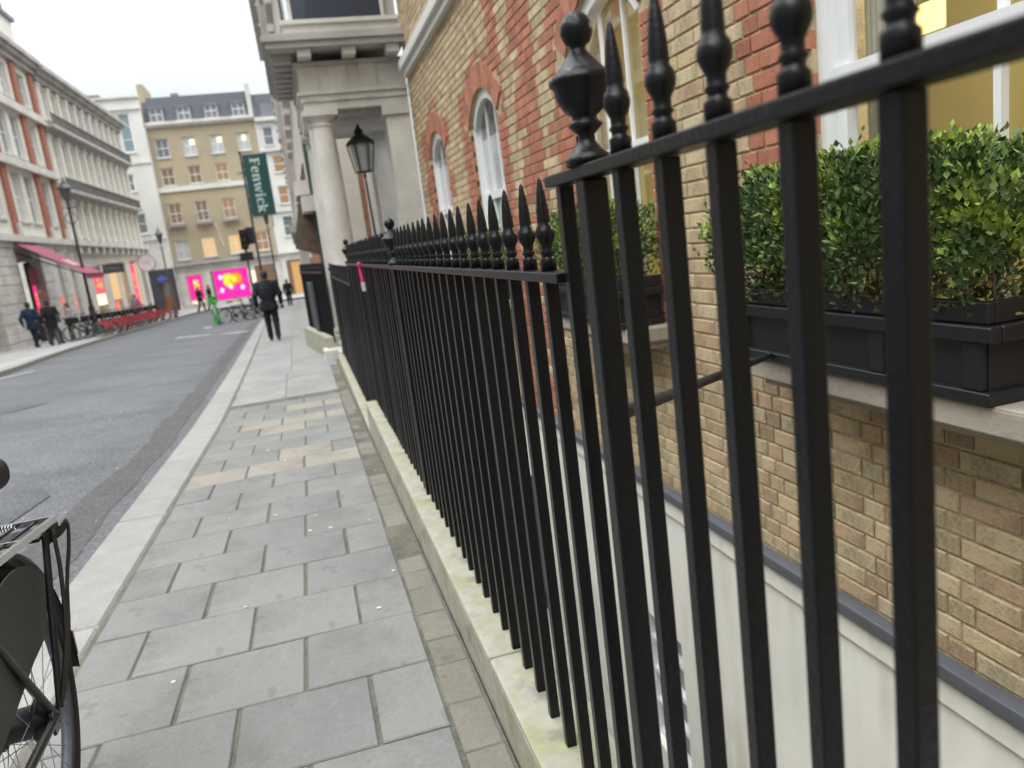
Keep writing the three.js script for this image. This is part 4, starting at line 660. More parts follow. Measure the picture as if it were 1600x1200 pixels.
// ---- yellow brick block with mansard across the end of the street
{
  const t = facadeThing('yellow_brick_building', 'yellow brick block with slate mansard and dormers closing the end of the street', [-10.36, -1.85, -72], 0); const Wd = 8.7;
  const us = [1.0, 3.15, 5.35, 7.55], holes = [];
  us.forEach(u => { holes.push([u - 0.5, u + 0.5, 11.05, 12.55], [u - 0.5, u + 0.5, 8.75, 10.2], [u - 0.5, u + 0.5, 5.6, 7.25], [u - 0.55, u + 0.55, 2.55, 4.15]); });
  addWall(t, 0.003, Wd, 2.25, 13.75, holes, 0.35, M.yellowBrick);
  holes.forEach((h, i) => { const c = i >> 2, f = i % 4; const pane = f === 0 ? (c ? M.glassPale : M.glassGrey) : f === 1 ? [M.litBrown, M.litBrown, M.litDim, M.litBrown][c] : f === 2 ? [M.litBrown, M.litBrown, M.litDim, M.litBrown][c] : [M.glassPale, M.litWarm, M.litWarm, M.litDim][c]; addWindow(t, h, { pane, bars: [1, 2], sillMat: M.whiteWall }); });
  addBox(t, 'cornice', M.stone, [0, Wd, 13.45, 13.6, 0.001, 0.25], [0, Wd, 13.61, 13.85, -0.3, 0.4]); addBox(t, 'stone_band', M.whiteWall, [0, Wd, 8.2, 8.6, 0.001, 0.16]); addBox(t, 'shop_cornice', M.stoneGrey, [0, Wd, 2.0, 2.24, 0.001, 0.35], [0, Wd, 1.55, 1.999, 0.001, 0.12]);
  us.slice(0, 3).forEach(u => { const o = t.position.y, b = new MB(); b.box(u - 0.7, u + 0.7, 5.3 - o, 5.45 - o, 0.1, 0.5); for (let i = 0; i < 9; i++) b.bar([u - 0.64 + i * 0.16, 5.45 - o, 0.46], [u - 0.64 + i * 0.16, 6.0 - o, 0.46], 0.016, 0.016, 5); b.box(u - 0.68, u + 0.68, 6.0 - o, 6.05 - o, 0.43, 0.49); b.build('balconette', std(0.28, 0.24, 0.22, 0.7), t); });
  const sg = wallGeo(0.003, Wd, 0, 2.15, us.map(u => [u - 0.55, u + 0.55, 0.15, 1.15]), 0.15); sg.rotateX(-0.22); sg.translate(0, 13.85 - t.position.y, -0.35); mesh('mansard', boxUV(clean(sg)), M.slate, t); addBox(t, 'roof', M.slate, [0, Wd, 15.85, 15.98, -6, -0.7]);
  us.forEach(u => { const o = t.position.y; const b = new MB(); b.box(u - 0.62, u + 0.62, 15.05 - o, 15.15 - o, -1.4, -0.1); b.box(u - 0.6, u - 0.5, 13.95 - o, 15.05 - o, -1.2, -0.18); b.box(u + 0.5, u + 0.6, 13.95 - o, 15.05 - o, -1.2, -0.18); const d = b.build('dormer', M.lead, t); const w = new MB(); for (const k of [-0.48, -0.02, 0.44]) w.box(u + k, u + k + 0.05, 13.95 - o, 15.04 - o, -0.3, -0.25); for (const y of [13.95, 14.5, 14.98]) w.box(u - 0.49, u + 0.49, y - o, y + 0.06 - o, -0.29, -0.245); w.build('window_frame', M.whiteGloss, d); const p = new MB(); p.box(u - 0.5, u + 0.5, 13.95 - o, 15.04 - o, -0.34, -0.31); p.build('pane', M.glassGrey, d); addBox(t, 'dormer_sill', M.whiteWall, [u - 0.62, u + 0.62, 13.86, 13.94, -0.4, 0.1]); });
  addBox(t, 'chimney', M.yellowBrick, [-0.15, 0.35, 13.9, 17.1, -4.5, -0.6]); addBox(t, 'chimney', M.stone, [Wd - 0.35, Wd, 13.9, 16.5, -4, -0.2]); addBox(t, 'chimney', M.lead, [2.2, 2.8, 15.9, 16.5, -3, -2]);
  const gh = [[0.75, 2.05, -1.05, 1.15], [2.75, 5.9, -1.35, 1.3], [6.5, 8.2, -1.8, 1.3]]; addWall(t, 0.003, Wd, -2.0, 1.549, gh, 0.4, M.stone, 'shopfront_wall'); addBox(t, 'shop_interior', M.litBrown, [0.3, Wd - 0.3, -2, 1.54, -1.0, -0.9]);
  screen(t, 0.8, 1.98, -1.0, 1.1, -0.3, MAG[1]); screen(t, 3.0, 5.85, -1.3, 1.25, -0.3, MAG[0]); gh.forEach(h => addBox(t, 'window_frame', M.stoneGrey, [h[0], h[0] + 0.06, h[2], h[3], -0.25, -0.15], [h[1] - 0.06, h[1], h[2], h[3], -0.25, -0.15])); addBox(t, 'lit_ledge', M.litPale, [1.0, 1.9, -1.3, -1.1, 0.02, 0.3]); addBox(t, 'wall_lamp', M.litPale, [6.15, 6.5, -0.2, 0.9, 0.05, 0.2, 0.1]);
  for (const [u, y] of [[3.3, 12.2], [5.5, 12.2], [7.5, 12.2]]) { const o = t.position.y, b = new MB(); b.box(u - 0.05, u + 0.25, y - o, y + 0.07 - o, -0.12, -0.09); b.box(u - 0.05, u + 0.25, y - 0.22 - o, y - 0.15 - o, -0.12, -0.09); b.build('ceiling_light', glow(1, 0.85, 0.5, 3), t); }
  const fp = new MB(); const o = t.position.y; fp.bar([4.35, 3.3 - o, 0], [4.1, 5.2 - o, 1.1], 0.035); fp.build('flagpole', M.whiteGloss, t);
}
// ---- white building at the right of the street end
{
  const t = facadeThing('white_far_building', 'white painted building with lit windows to the right of the yellow brick block', [-1.62, -1.85, -72], 0);
  const W = [[0.5, 1.3, 11.3, 12.8], [0.9, 1.75, 9.0, 10.4], [0.9, 1.75, 6.3, 7.8], [0.85, 1.7, 3.5, 5.2], [2.6, 3.5, 3.5, 5.2], [2.6, 3.5, 6.3, 7.8], [2.6, 3.5, 9.0, 10.4]];
  addWall(t, 0.003, 6, 2.0, 13.5, W, 0.35, M.whiteWall); W.forEach((h, i) => addWindow(t, h, { pane: [M.glassGrey, M.litDim, M.litDim, M.glassGrey, M.glassGrey, M.glassGrey, M.glassGrey][i], bars: [0, 2], sillMat: M.whiteWall }));
  addBoxes(t, 'cornice', M.whiteWall, [0, 6, 13.3, 13.6, -0.2, 0.35], [0, 6, 10.75, 10.95, 0.001, 0.3], [0, 6, 5.6, 5.8, 0.001, 0.15], [0, 6, 2.01, 2.3, 0.001, 0.3]);
  const sg = wallGeo(0, 6, 0, 2.1, [], 0.12); sg.rotateX(-0.25); sg.translate(0, 13.6 - t.position.y, -0.3); mesh('mansard', boxUV(clean(sg)), M.slate, t); addBox(t, 'dormer', M.lead, [0.6, 1.7, 13.7, 14.8, -1.2, -0.2]);
  const gh = [[0.5, 2.1, -1.8, 1.4], [2.6, 5, -1.8, 1.4]]; addWall(t, 0.003, 6, -2, 1.999, gh, 0.4, M.stone, 'shopfront_wall'); screen(t, 0.9, 1.7, -1.8, 1.2, -0.35, M.lit); addBox(t, 'shop_interior', M.litBrown, [0.3, 5.5, -2, 1.9, -1.0, -0.9]); addBox(t, 'shop_lamp', M.litPale, [1.75, 2.05, 0.4, 1.2, -0.35, -0.3]);
}
// ---- right side beyond the portico
{
  const t = facadeThing('ornate_red_building', 'ornate red brick and white stone building beyond the portico on the right', [0.55, -0.6, -16.2], -Math.PI / 2);
  const W = []; for (let i = 0; i < 6; i++) for (const [a, b] of [[3.2, 5.0], [6.0, 7.8], [8.8, 10.2]]) W.push([-15.6 + i * 2.6, -14.3 + i * 2.6, a, b]);
  addWall(t, -17.5, -0.003, -1.4, 11.8, [...W, [-5.4, -1.2, -1.2, 2.1]], 0.35, M.redBrick); W.forEach((h, i) => addWindow(t, h, { pane: M.glassGrey, bars: [0, 2] }));
  for (let i = 0; i < 6; i++) { const u = -15.6 + i * 2.6; addBox(t, 'window_surround', M.whiteWall, [u - 0.25, u - 0.02, 2.6, 10.6, 0.001, 0.12], [u + 1.32, u + 1.55, 2.6, 10.6, 0.001, 0.12]); addBoxes(t, 'hood', M.stone, [u - 0.3, u + 1.6, 5.1, 5.4, 0.001, 0.3], [u - 0.3, u + 1.6, 2.55, 2.85, 0.001, 0.38], [u - 0.3, u + 1.6, 7.9, 8.15, 0.001, 0.3]); }
  addBoxes(t, 'cornice', M.stone, [-17.5, 0, 11.2, 11.8, 0.001, 0.35], [-17.5, 0, 2.15, 2.45, 0.001, 0.3]);
  addBox(t, 'drainpipe', std(0.03, 0.07, 0.055, 0.5), [-0.4, -0.28, -0.5, 11, 0.001, 0.1]);
  addBox(t, 'flank_wall', M.stuccoWarm, [-0.003, 0.25, -1, 6, -0.85, -0.03]); const fw = addBox(t, 'flank_brickwork', M.redBrick, [-0.003, 0.25, -1, 11.8, -1.9, -0.86]); addBox(t, 'shop_interior', std(0.1, 0.08, 0.06, 0.8), [-5.4, -1.2, -1.2, 2.1, -0.8, -0.7]);
  const a = thing('shop_canopy', 'dark brown sloping shop canopy beyond the portico column', 'canopy', [0.5, 1.6, -18.6]); const g = new THREE.ExtrudeGeometry(new THREE.Shape([[0, -0.3], [0, 1.6], [-0.1, 1.6], [-0.5, 0.05], [-0.5, -0.1]].map(p => new THREE.Vector2(...p))), { depth: 2.6, bevelEnabled: false }); g.translate(0, 0, -1.3); mesh('fabric', boxUV(clean(g)), M.brownAwning, a); const b = new MB(); b.bar([-0.5, -0.1, -1.3], [-0.5, -0.1, 1.3], 0.02); b.build('front_bar', M.charcoal, a);
  const f2 = facadeThing('grey_stone_building', 'tall plain grey stone building far along the right side of the street', [0.12, -1.1, -34], -Math.PI / 2);
  const W2 = []; for (let i = 0; i < 8; i++) for (const [x, y] of [[3.2, 5.2], [6.6, 8.6], [10, 11.8], [13, 14.6]]) W2.push([-26 + i * 3.2, -24.7 + i * 3.2, x, y]);
  addWall(f2, -28, -0.003, -1.8, 16.5, W2, 0.35, M.stoneGrey); W2.forEach(h => addWindow(f2, h, { pane: M.glassGrey, bars: [1, 2] })); addBoxes(f2, 'cornice', M.stoneGrey, [-28, 0, 15.8, 16.5, 0.001, 0.4], [-28, 0, 2.4, 2.7, 0.001, 0.25]); addBox(f2, 'flank_wall', M.stoneGrey, [-0.003, 0.2, 11.8, 16.5, -3, -0.02]);
}

// ------------------------------------------------------------------ lamp posts, signal, banner
function lampPost(label, pos, h, s, mat, extra) {
  const t = thing('street_lamp', label, 'street lamp', pos);
  const b = new MB(); b.lathe([[0, 0], [0.17, 0], [0.17, 0.15], [0.13, 0.2], [0.13, 0.75], [0.15, 0.8], [0.085, 0.92], [0.075, 1.6], [0.095, 1.65], [0.07, 1.72], [0.055, h - 0.4], [0.085, h - 0.35], [0.05, h - 0.28], [0.045, h]].map(p => [p[0] * s, p[1]]), 0, 0, 0, 12); b.build('post', mat, t);
  const hd = new MB(); hd.lathe([[0.05, h], [0.11, h + 0.05], [0.14, h + 0.1], [0.24, h + 0.52], [0.26, h + 0.55]].map(p => [p[0] * s * 1.1, p[1]]), 0, 0, 0, 6); const f = hd.build('lantern', std(0.10, 0.105, 0.11, 0.3), t);
  const c = new MB(); c.lathe([[0.31, h + 0.53], [0.31, h + 0.57], [0.16, h + 0.72], [0.1, h + 0.78], [0.1, h + 0.84], [0.03, h + 0.9], [0.02, h + 1.05], [0, h + 1.07]].map(p => [p[0] * s * 1.1, p[1]]), 0, 0, 0, 8); c.bar([-0.3 * s, h - 0.3, 0], [0.3 * s, h - 0.3, 0], 0.02 * s); c.build('lamp_cap', mat, t);
  if (extra) { const e = new MB(); e.tube([[0, h - 1.1, 0], [-0.25, h - 0.8, 0], [-0.1, h - 0.5, 0]], 0.02, 12, 6); e.tube([[0, h - 1.1, 0], [0.25, h - 0.8, 0], [0.1, h - 0.5, 0]], 0.02, 12, 6); e.build('scrollwork', mat, t); }
  return t;
}
const postBlack = std(0.035, 0.038, 0.04, 0.5), postGrey = std(0.12, 0.12, 0.12, 0.6);
lampPost('tall dark lamp post behind the hire bikes on the left pavement', [-9.65, leftY(-40), -40], 6.2, 1.0, postBlack, true);
lampPost('shorter grey lamp post in front of the cream corner building', [-8.1, leftY(-53), -53], 4.7, 0.8, postGrey);
lampPost('slim dark lamp post just right of the green banner pole', [-1.42, gy(-48), -48], 4.9, 0.7, postBlack);
{
  const z = -44, y0 = gy(z), t = thing('traffic_signal', 'black traffic signal on a pole left of the green banner', 'traffic light', [-2.62, y0, z]); const b = new MB(); b.bar([0, 0, 0], [0, 3.6, 0], 0.055, 0.055, 10); b.lathe([[0, 0], [0.09, 0], [0.09, 0.7], [0.055, 0.75]], 0, 0, 0, 12); b.build('pole', postBlack, t);
  const h = new MB(); h.box(-0.19, 0.19, 3.45, 4.5, 0.06, 0.26, 0.04); h.box(-0.05, 0.05, 3.5, 4.4, -0.06, 0.06); h.build('signal_head', M.blackPlastic, t);
  for (let i = 0; i < 3; i++) { const v = new MB(); const g = new THREE.CylinderGeometry(0.13, 0.13, 0.18, 14, 1, true); g.rotateX(Math.PI / 2); g.translate(0, 3.63 + i * 0.34, 0.34); v.add(g); const m = v.build('visor', M.blackPlastic, t); const l = new MB(); const d = new THREE.CylinderGeometry(0.11, 0.11, 0.02, 14); d.rotateX(Math.PI / 2); d.translate(0, 3.63 + i * 0.34, 0.265); l.add(d); l.build('lens', [std(0.03, 0.12, 0.08, 0.3), std(0.22, 0.11, 0.02, 0.3), std(0.25, 0.02, 0.02, 0.3)][i], m); }
  const q = new MB(); q.box(-0.34, 0.34, 2.85, 3.3, 0.06, 0.2, 0.03); q.build('pedestrian_box', M.blackPlastic, t); const q2 = new MB(); q2.box(0.14, 0.52, 3.7, 4.6, -0.3, -0.1, 0.03); q2.bar([0, 3.5, 0], [0.3, 3.75, -0.2], 0.03); q2.build('side_head', M.blackPlastic, t);
}
{
  const z = -46, y0 = gy(z), t = thing('banner_pole', 'tall black pole carrying a dark green vertical shop banner', 'banner', [-2.12, y0, z]); const b = new MB(); b.bar([0, 0, 0], [0, 8.7, 0], 0.075, 0.05, 12); b.lathe([[0, 0], [0.13, 0], [0.13, 1.0], [0.075, 1.1]], 0, 0, 0, 12); b.ball(0, 8.75, 0, 0.09); b.build('pole', postBlack, t);
  const a = new MB(); a.bar([-0.35, 7.65, 0], [0.55, 7.65, 0], 0.03); a.bar([0, 8.58, 0], [1.35, 8.58, 0], 0.025); a.bar([0, 5.28, 0], [1.35, 5.28, 0], 0.025); a.bar([1.1, 5.28, 0], [1.1, 4.6, -0.05], 0.025); a.build('bracket', postBlack, t);
  const c = document.createElement('canvas'); c.width = 256; c.height = 640; const x = c.getContext('2d'); x.fillStyle = '#1d4a45'; x.fillRect(0, 0, 256, 640); x.save(); x.translate(128, 320); x.rotate(Math.PI / 2); x.fillStyle = '#bccbc2'; x.font = 'bold 138px serif'; x.textAlign = 'center'; x.textBaseline = 'middle'; x.fillText('Fenwick', 0, 8); x.restore();
  const tx = new THREE.CanvasTexture(c); tx.colorSpace = THREE.SRGBColorSpace; const bm = std(1, 1, 1, 0.8, { map: tx });
  const g = new THREE.PlaneGeometry(1.28, 3.25, 12, 12), p = g.attributes.position; for (let i = 0; i < p.count; i++) p.setZ(i, 0.05 * Math.sin((p.getX(i) + 0.64) * 2.2) * (0.4 + 0.3 * Math.sin(p.getY(i) * 1.3))); g.computeVertexNormals(); g.translate(0.72, 6.93, 0.02);
  const g2 = g.clone(); g2.translate(0, 0, -0.012); const ix = g2.index.array; for (let i = 0; i < ix.length; i += 3) { const k = ix[i]; ix[i] = ix[i + 1]; ix[i + 1] = k; } g2.computeVertexNormals(); mesh('banner_cloth', mergeGeometries([g, g2]), bm, t);
}

// ------------------------------------------------------------------ angled area railing and plinth beyond the portico
{
  const A = [0.34, -12.6], B = [0.0, -16.0], n = 30, y = gy(-14.3), t = thing('area_railing', 'dark area railing angled out into the pavement just past the portico column', 'railing', [0.17, y, -14.3]);
  const at = k => [A[0] + (B[0] - A[0]) * k - 0.17, A[1] + (B[1] - A[1]) * k + 14.3];
  const pl = new MB(); pl.beam([at(0)[0], 0.14, at(0)[1]], [at(1)[0], 0.09, at(1)[1]], 0.26, 0.5); pl.build('plinth', M.moss, t);
  const ry = 1.42; const r = new MB(); r.beam([at(0)[0], ry, at(0)[1]], [at(1)[0], ry, at(1)[1]], 0.05, 0.03); r.build('top_rail', M.iron, t);
  for (let i = 0; i <= n; i++) { const [x, z] = at(i / n), b = new MB(); b.bar([x, 0.3, z], [x, ry, z], 0.014, 0.014, 6); const m = b.build('bar', M.iron, t); const s = mesh('spear_finial', spearNear, M.iron, m); s.position.set(x, ry + 0.01, z); }
  const q = at(0.5), bd = new MB(); bd.box(-0.36, 0.36, 0.42, 1.25, -0.02, 0.02, 0.01); const m = bd.build('notice_board', M.charcoal, t); m.position.set(q[0] - 0.05, 0, q[1]); m.rotation.y = Math.atan2(B[0] - A[0], B[1] - A[1]) - Math.PI / 2; strokes(5, 0.4, 0.06, 21, 0, m, M.paintLine, [-0.05, 0.95, 0.021]);
  const p2 = new MB(); p2.box(-0.2, 0.2, -0.6, 0.12, -0.22, 0.22, 0.02); const k = p2.build('pier_block', M.stone, t); k.position.set(0.17, 0.1, 1.75);
}

// ------------------------------------------------------------------ bicycles
function wheel(b, x, y, z, r, tr) { const g = new THREE.TorusGeometry(r - tr, tr, 8, 36); g.rotateY(Math.PI / 2); g.translate(x, y, z); b.add(g); }
function bicycle(name, label, pos, turn, c, group, tilt = 0) { // wheels in the local yz plane, front towards +z
  const t = thing(name, label, 'bicycle', pos, turn, group), r = 0.33, W = 0.53; t.rotation.z = tilt;
  for (const s of [-1, 1]) { const a = new MB(); wheel(a, 0, r, s * W, r, 0.02); const w = a.build('tyre', M.rubber, t); const k = new MB(); const rg = new THREE.TorusGeometry(r - 0.046, 0.01, 6, 32); rg.rotateY(Math.PI / 2); rg.translate(0, r, s * W); k.add(rg); for (let i = 0; i < 14; i++) { const q = i / 14 * Math.PI * 2, e = (i % 2 ? 1 : -1) * 0.025; k.bar([e, r, s * W], [0, r + Math.sin(q) * (r - 0.05), s * W + Math.cos(q) * (r - 0.05)], 0.0016, 0.0016, 3); } k.bar([-0.05, r, s * W], [0.05, r, s * W], 0.025, 0.025, 10); k.build('spokes', M.alloy, w); }
  const f = new MB(), st = [0, 0.82, -0.2], hd0 = [0, 0.6, 0.40], hd1 = [0, 0.86, 0.33], bb = [0, 0.28, -0.05];
  const R0 = c.chunky ? 0.03 : 0.017; f.bar(bb, st, R0); f.bar(bb, hd0, R0 * 1.4); if (!c.chunky) f.bar([0, 0.74, -0.17], [0, 0.78, 0.35], R0); f.bar(hd0, hd1, 0.022); for (const e of [-0.055, 0.055]) { f.bar([e, r, -W], [e * 0.5, 0.72, -0.17], 0.009); f.bar([e, r, -W], [e * 0.6, 0.28, -0.05], 0.01); f.bar([e, r, W], [e * 0.9, 0.62, 0.41], 0.012); } f.bar([-0.055, 0.62, 0.41], [0.055, 0.62, 0.41], 0.02); f.build('frame', c.frame, t);
  const h = new MB(); h.bar(hd1, [0, 1.04, 0.28], 0.014); h.tube([[-0.3, 1.08, 0.12], [-0.2, 1.1, 0.24], [0, 1.04, 0.28], [0.2, 1.1, 0.24], [0.3, 1.08, 0.12]], 0.012, 20, 6); h.build('handlebar', c.bar ?? M.blackPlastic, t);
  const s = new MB(); const sg = new RoundedBoxGeometry(0.15, 0.06, 0.26, 2, 0.025); const sp = sg.attributes.position; for (let i = 0; i < sp.count; i++) if (sp.getZ(i) > 0) sp.setX(i, sp.getX(i) * 0.45); sg.computeVertexNormals(); sg.translate(0, 0.96, -0.22); s.add(sg); s.build('saddle', M.rubber, t); const po = new MB(); po.bar(st, [0, 0.94, -0.22], 0.013); po.build('seat_post', M.alloy, t);
  const cr = new MB(); const cg = new THREE.CylinderGeometry(0.09, 0.09, 0.01, 18); cg.rotateZ(Math.PI / 2); cg.translate(-0.05, 0.28, -0.05); cr.add(cg); cr.bar([-0.07, 0.28, -0.05], [-0.09, 0.14, 0.04], 0.011); cr.bar([0.06, 0.28, -0.05], [0.09, 0.42, -0.14], 0.011); cr.box(-0.17, -0.08, 0.12, 0.15, 0.01, 0.09); cr.box(0.08, 0.17, 0.41, 0.44, -0.19, -0.1); cr.build('crank', M.blackPlastic, t);
  if (c.guard) { const arc = (zc, a0, a1, w, R2) => { const g = new THREE.CylinderGeometry(R2, R2, w, 22, 1, true, a0, a1 - a0), g2 = new THREE.CylinderGeometry(R2 - 0.01, R2 - 0.01, w, 22, 1, true, a0, a1 - a0); const m2 = [g, g2].map(clean); const q = mergeGeometries(m2); q.rotateZ(Math.PI / 2); q.translate(0, r, zc); return q; }; const m = new MB();
    m.add(arc(-W, Math.PI * 0.95, Math.PI * 1.92, c.guardW, r + 0.035)); m.build('rear_mudguard', c.guard, t); const m2 = new MB(); m2.add(arc(W, Math.PI * 1.1, Math.PI * 1.85, c.guardW, r + 0.03)); m2.build('front_mudguard', c.guard2 ?? c.guard, t);
    if (c.skirt) { const k = new MB(); for (const e of [-1, 1]) { const sh = new THREE.Shape(); sh.absarc(0, 0, r + 0.035, Math.PI * 0.5, Math.PI * 0.98, false); sh.absarc(0, 0, 0.24, Math.PI * 0.98, Math.PI * 0.5, true); const g = new THREE.ExtrudeGeometry(sh, { depth: 0.006, bevelEnabled: false, curveSegments: 18 }); g.rotateY(-Math.PI / 2); g.translate(e * c.guardW / 2, r, -W); k.add(g); } k.build('wheel_cover', c.guard, t); } }
  if (c.basket) { const k = new MB(); k.box(-0.17, 0.17, 0.72, 0.74, 0.4, 0.66); for (const e of [-1, 1]) { k.box(e * 0.17 - 0.01, e * 0.17 + 0.01, 0.74, 0.98, 0.4, 0.66); } k.box(-0.17, 0.17, 0.74, 0.98, 0.64, 0.66); k.build('basket', c.basket, t); }
  return t;
}
{
  const proto = bicycle('hire_bicycle', 'docked hire bicycle with red mudguards in the row along the left kerb', [-9.0, leftY(-35.6), -35.6], -Math.PI / 2 + 0.12, { frame: M.ironFlat, guard: M.hireRed, guard2: M.hireRed, guardW: 0.075, chunky: true, basket: M.blackPlastic, skirt: true }, 'hire bicycles docked along the left kerb');
  for (let i = 1; i < 22; i++) { const z = -35.6 - i * 0.82 + rr(-0.1, 0.1); copyOf(proto, i === 21 ? 'last red hire bicycle of the row, nearest the cream corner building' : null, [-9.0 + rr(-0.15, 0.15) + 0.1 * Math.min(1, i / 8), leftY(z), z], -Math.PI / 2 + rr(-0.3, 0.3)); }
  const last = 'first red hire bicycle of the row, nearest the crimson awning'; proto.userData.label = last;
  const zr = -37.6, ry = (x, z) => roadY(x, z) + 0.002;
  bicycle('parked_bicycle', 'dark city bicycle parked side on beside the green bicycle', [-3.15, ry(-3.15, zr), zr], Math.PI / 2 + 0.25, { frame: M.charcoal, guard: M.blackPlastic, guardW: 0.05 }, null, 0.05);
  bicycle('parked_bicycle', 'bicycle with pale front basket parked second from the green bicycle', [-2.75, ry(-2.75, -38.4), -38.4], 2.3, { frame: M.lead, guard: M.alloy, guardW: 0.05, basket: M.alloy }, null, -0.05);
  bicycle('parked_bicycle', 'dark bicycle parked nearest the kerb behind the walking man', [-2.35, ry(-2.35, -38.9), -38.9], 2.5, { frame: M.ironFlat, guard: M.blackPlastic, guardW: 0.05 }, null, 0.04);
  bicycle('green_bicycle', 'bright green hire bicycle standing end on in the road near the kerb', [-3.98, ry(-3.98, -36.8), -36.8], Math.PI + 0.2, { frame: M.green, bar: M.green, guard: M.green, guardW: 0.13, chunky: true, basket: M.green, skirt: true }, null, 0.03).scale.set(1.05, 1.25, 1.1);
}
// near bicycle, seen from behind its right side
{
  const hy = 0.345, t = thing('city_bicycle', 'black city bicycle at the lower left with rear rack, straps and dark coat guard', 'bicycle', [-0.745, gy(-1.75), -1.75], 2 * R); t.rotation.order = 'YXZ'; t.rotation.x = -SL;
  for (const zc of [0, 1.08]) { const a = new MB(); const g = new THREE.TorusGeometry(hy - 0.021, 0.021, 12, 72); g.rotateY(Math.PI / 2); g.translate(0, hy, zc); a.add(g); const w = a.build('tyre', M.rubber, t);
    const k = new MB(); k.lathe([[0.288, -0.012], [0.303, -0.014], [0.305, 0], [0.303, 0.014], [0.288, 0.012], [0.284, 0], [0.288, -0.012]], 0, 0, 0, 72); for (const g2 of k.g) { g2.rotateZ(Math.PI / 2); g2.translate(0, hy, zc); } k.build('rim', M.rimGrey, w);
    const s = new MB(); for (let i = 0; i < 36; i++) { const q = i / 36 * Math.PI * 2, e = (i % 2 ? 1 : -1), q2 = q + ((i >> 1) % 2 ? 0.75 : -0.75); s.bar([e * 0.032, hy + Math.sin(q2) * 0.04, zc + Math.cos(q2) * 0.04], [e * 0.004, hy + Math.sin(q) * 0.288, zc + Math.cos(q) * 0.288], 0.0011, 0.0011, 4); } s.build('spokes', M.alloy, w);
    const h = new MB(); if (zc) h.bar([-0.05, hy, zc], [0.05, hy, zc], 0.02); else { h.lathe([[0, -0.062], [0.014, -0.062], [0.02, -0.05], [0.046, -0.046], [0.046, -0.034], [0.034, -0.03], [0.036, 0.026], [0.047, 0.032], [0.047, 0.042], [0.03, 0.048], [0.014, 0.075], [0, 0.075]], 0, 0, 0, 24); for (const g3 of h.g) { g3.rotateZ(-Math.PI / 2); g3.translate(0, hy, 0); } } h.build('hub', zc ? M.alloy : M.blackPlastic, w);
    if (!zc) { const fl = new MB(); fl.lathe([[0.02, -0.05], [0.049, -0.048], [0.049, -0.044], [0.02, -0.044]], 0, 0, 0, 24); for (const g3 of fl.g) { g3.rotateZ(-Math.PI / 2); g3.translate(0, hy, 0); } fl.build('hub_flange', M.chrome, w); } }
  const fp = phys(0.02, 0.021, 0.023, 0.4, { clearcoat: 0.5 });
  const f = new MB(); for (const e of [-1, 1]) { f.bar([e * 0.068, hy, 0], [e * 0.022, 0.79, 0.26], 0.0085, 0.0085, 10); f.bar([e * 0.068, hy, 0], [e * 0.04, 0.3, 0.45], 0.0105, 0.0105, 10); f.bar([e * 0.06, hy, 1.08], [e * 0.03, 0.7, 0.98], 0.012); f.box(e * 0.068 - 0.003, e * 0.068 + 0.003, hy - 0.03, hy + 0.022, -0.018, 0.03); } f.bar([0, 0.29, 0.46], [0, 0.82, 0.26], 0.016); f.bar([0, 0.29, 0.46], [0, 0.68, 0.95], 0.02); f.bar([0, 0.6, 0.34], [0, 0.82, 0.91], 0.016); f.bar([0, 0.66, 0.96], [0, 0.9, 0.88], 0.02); f.build('frame', fp, t);
  const sa = new MB(); const sg = new RoundedBoxGeometry(0.2, 0.07, 0.27, 3, 0.03); sg.translate(0, 0.905, 0.13); sa.add(sg); sa.build('saddle', M.rubber, t); const sp = new MB(); sp.bar([0, 0.8, 0.265], [0, 0.92, 0.22], 0.013); sp.build('seat_post', M.alloy, t);
  const hb = new MB(); hb.bar([0, 0.88, 0.885], [0, 1.08, 0.82], 0.013); hb.tube([[-0.25, 1.1, 0.76], [-0.2, 1.1, 0.8], [0, 1.08, 0.83], [0.2, 1.1, 0.8], [0.25, 1.1, 0.76]], 0.012, 24, 8); hb.build('handlebar', M.blackPlastic, t);
  // mudguard
  const mg = (zc, a0, a1) => { const R1 = hy + 0.025, P = [], n = 30; const prof = [[-0.029, -0.014], [-0.022, 0.0], [0, 0.005], [0.022, 0.0], [0.029, -0.014], [0.027, -0.014], [0.02, -0.003], [0, 0.002], [-0.02, -0.003], [-0.027, -0.014]]; for (let i = 0; i < n; i++) for (let j = 0; j < prof.length; j++) { const A = a0 + (a1 - a0) * i / n, B = a0 + (a1 - a0) * (i + 1) / n, p = prof[j], q = prof[(j + 1) % prof.length], V = (an, pr) => [pr[0], hy + Math.sin(an) * (R1 + pr[1]), zc + Math.cos(an) * (R1 + pr[1])]; P.push(...V(A, p), ...V(B, p), ...V(B, q), ...V(A, p), ...V(B, q), ...V(A, q)); } const g = new THREE.BufferGeometry(); g.setAttribute('position', new THREE.Float32BufferAttribute(P, 3)); g.computeVertexNormals(); return g; };
  const m1 = new MB(); m1.add(mg(0, 0.55, 3.28)); m1.build('rear_mudguard', M.blackPlastic, t); const m2 = new MB(); m2.add(mg(1.08, -0.1, 2.6)); m2.build('front_mudguard', M.blackPlastic, t);
  const rl = new MB(); rl.box(-0.022, 0.022, hy - 0.03, hy + 0.04, -hy - 0.05, -hy - 0.03, 0.006); rl.build('reflector', std(0.10, 0.012, 0.015, 0.3), t);
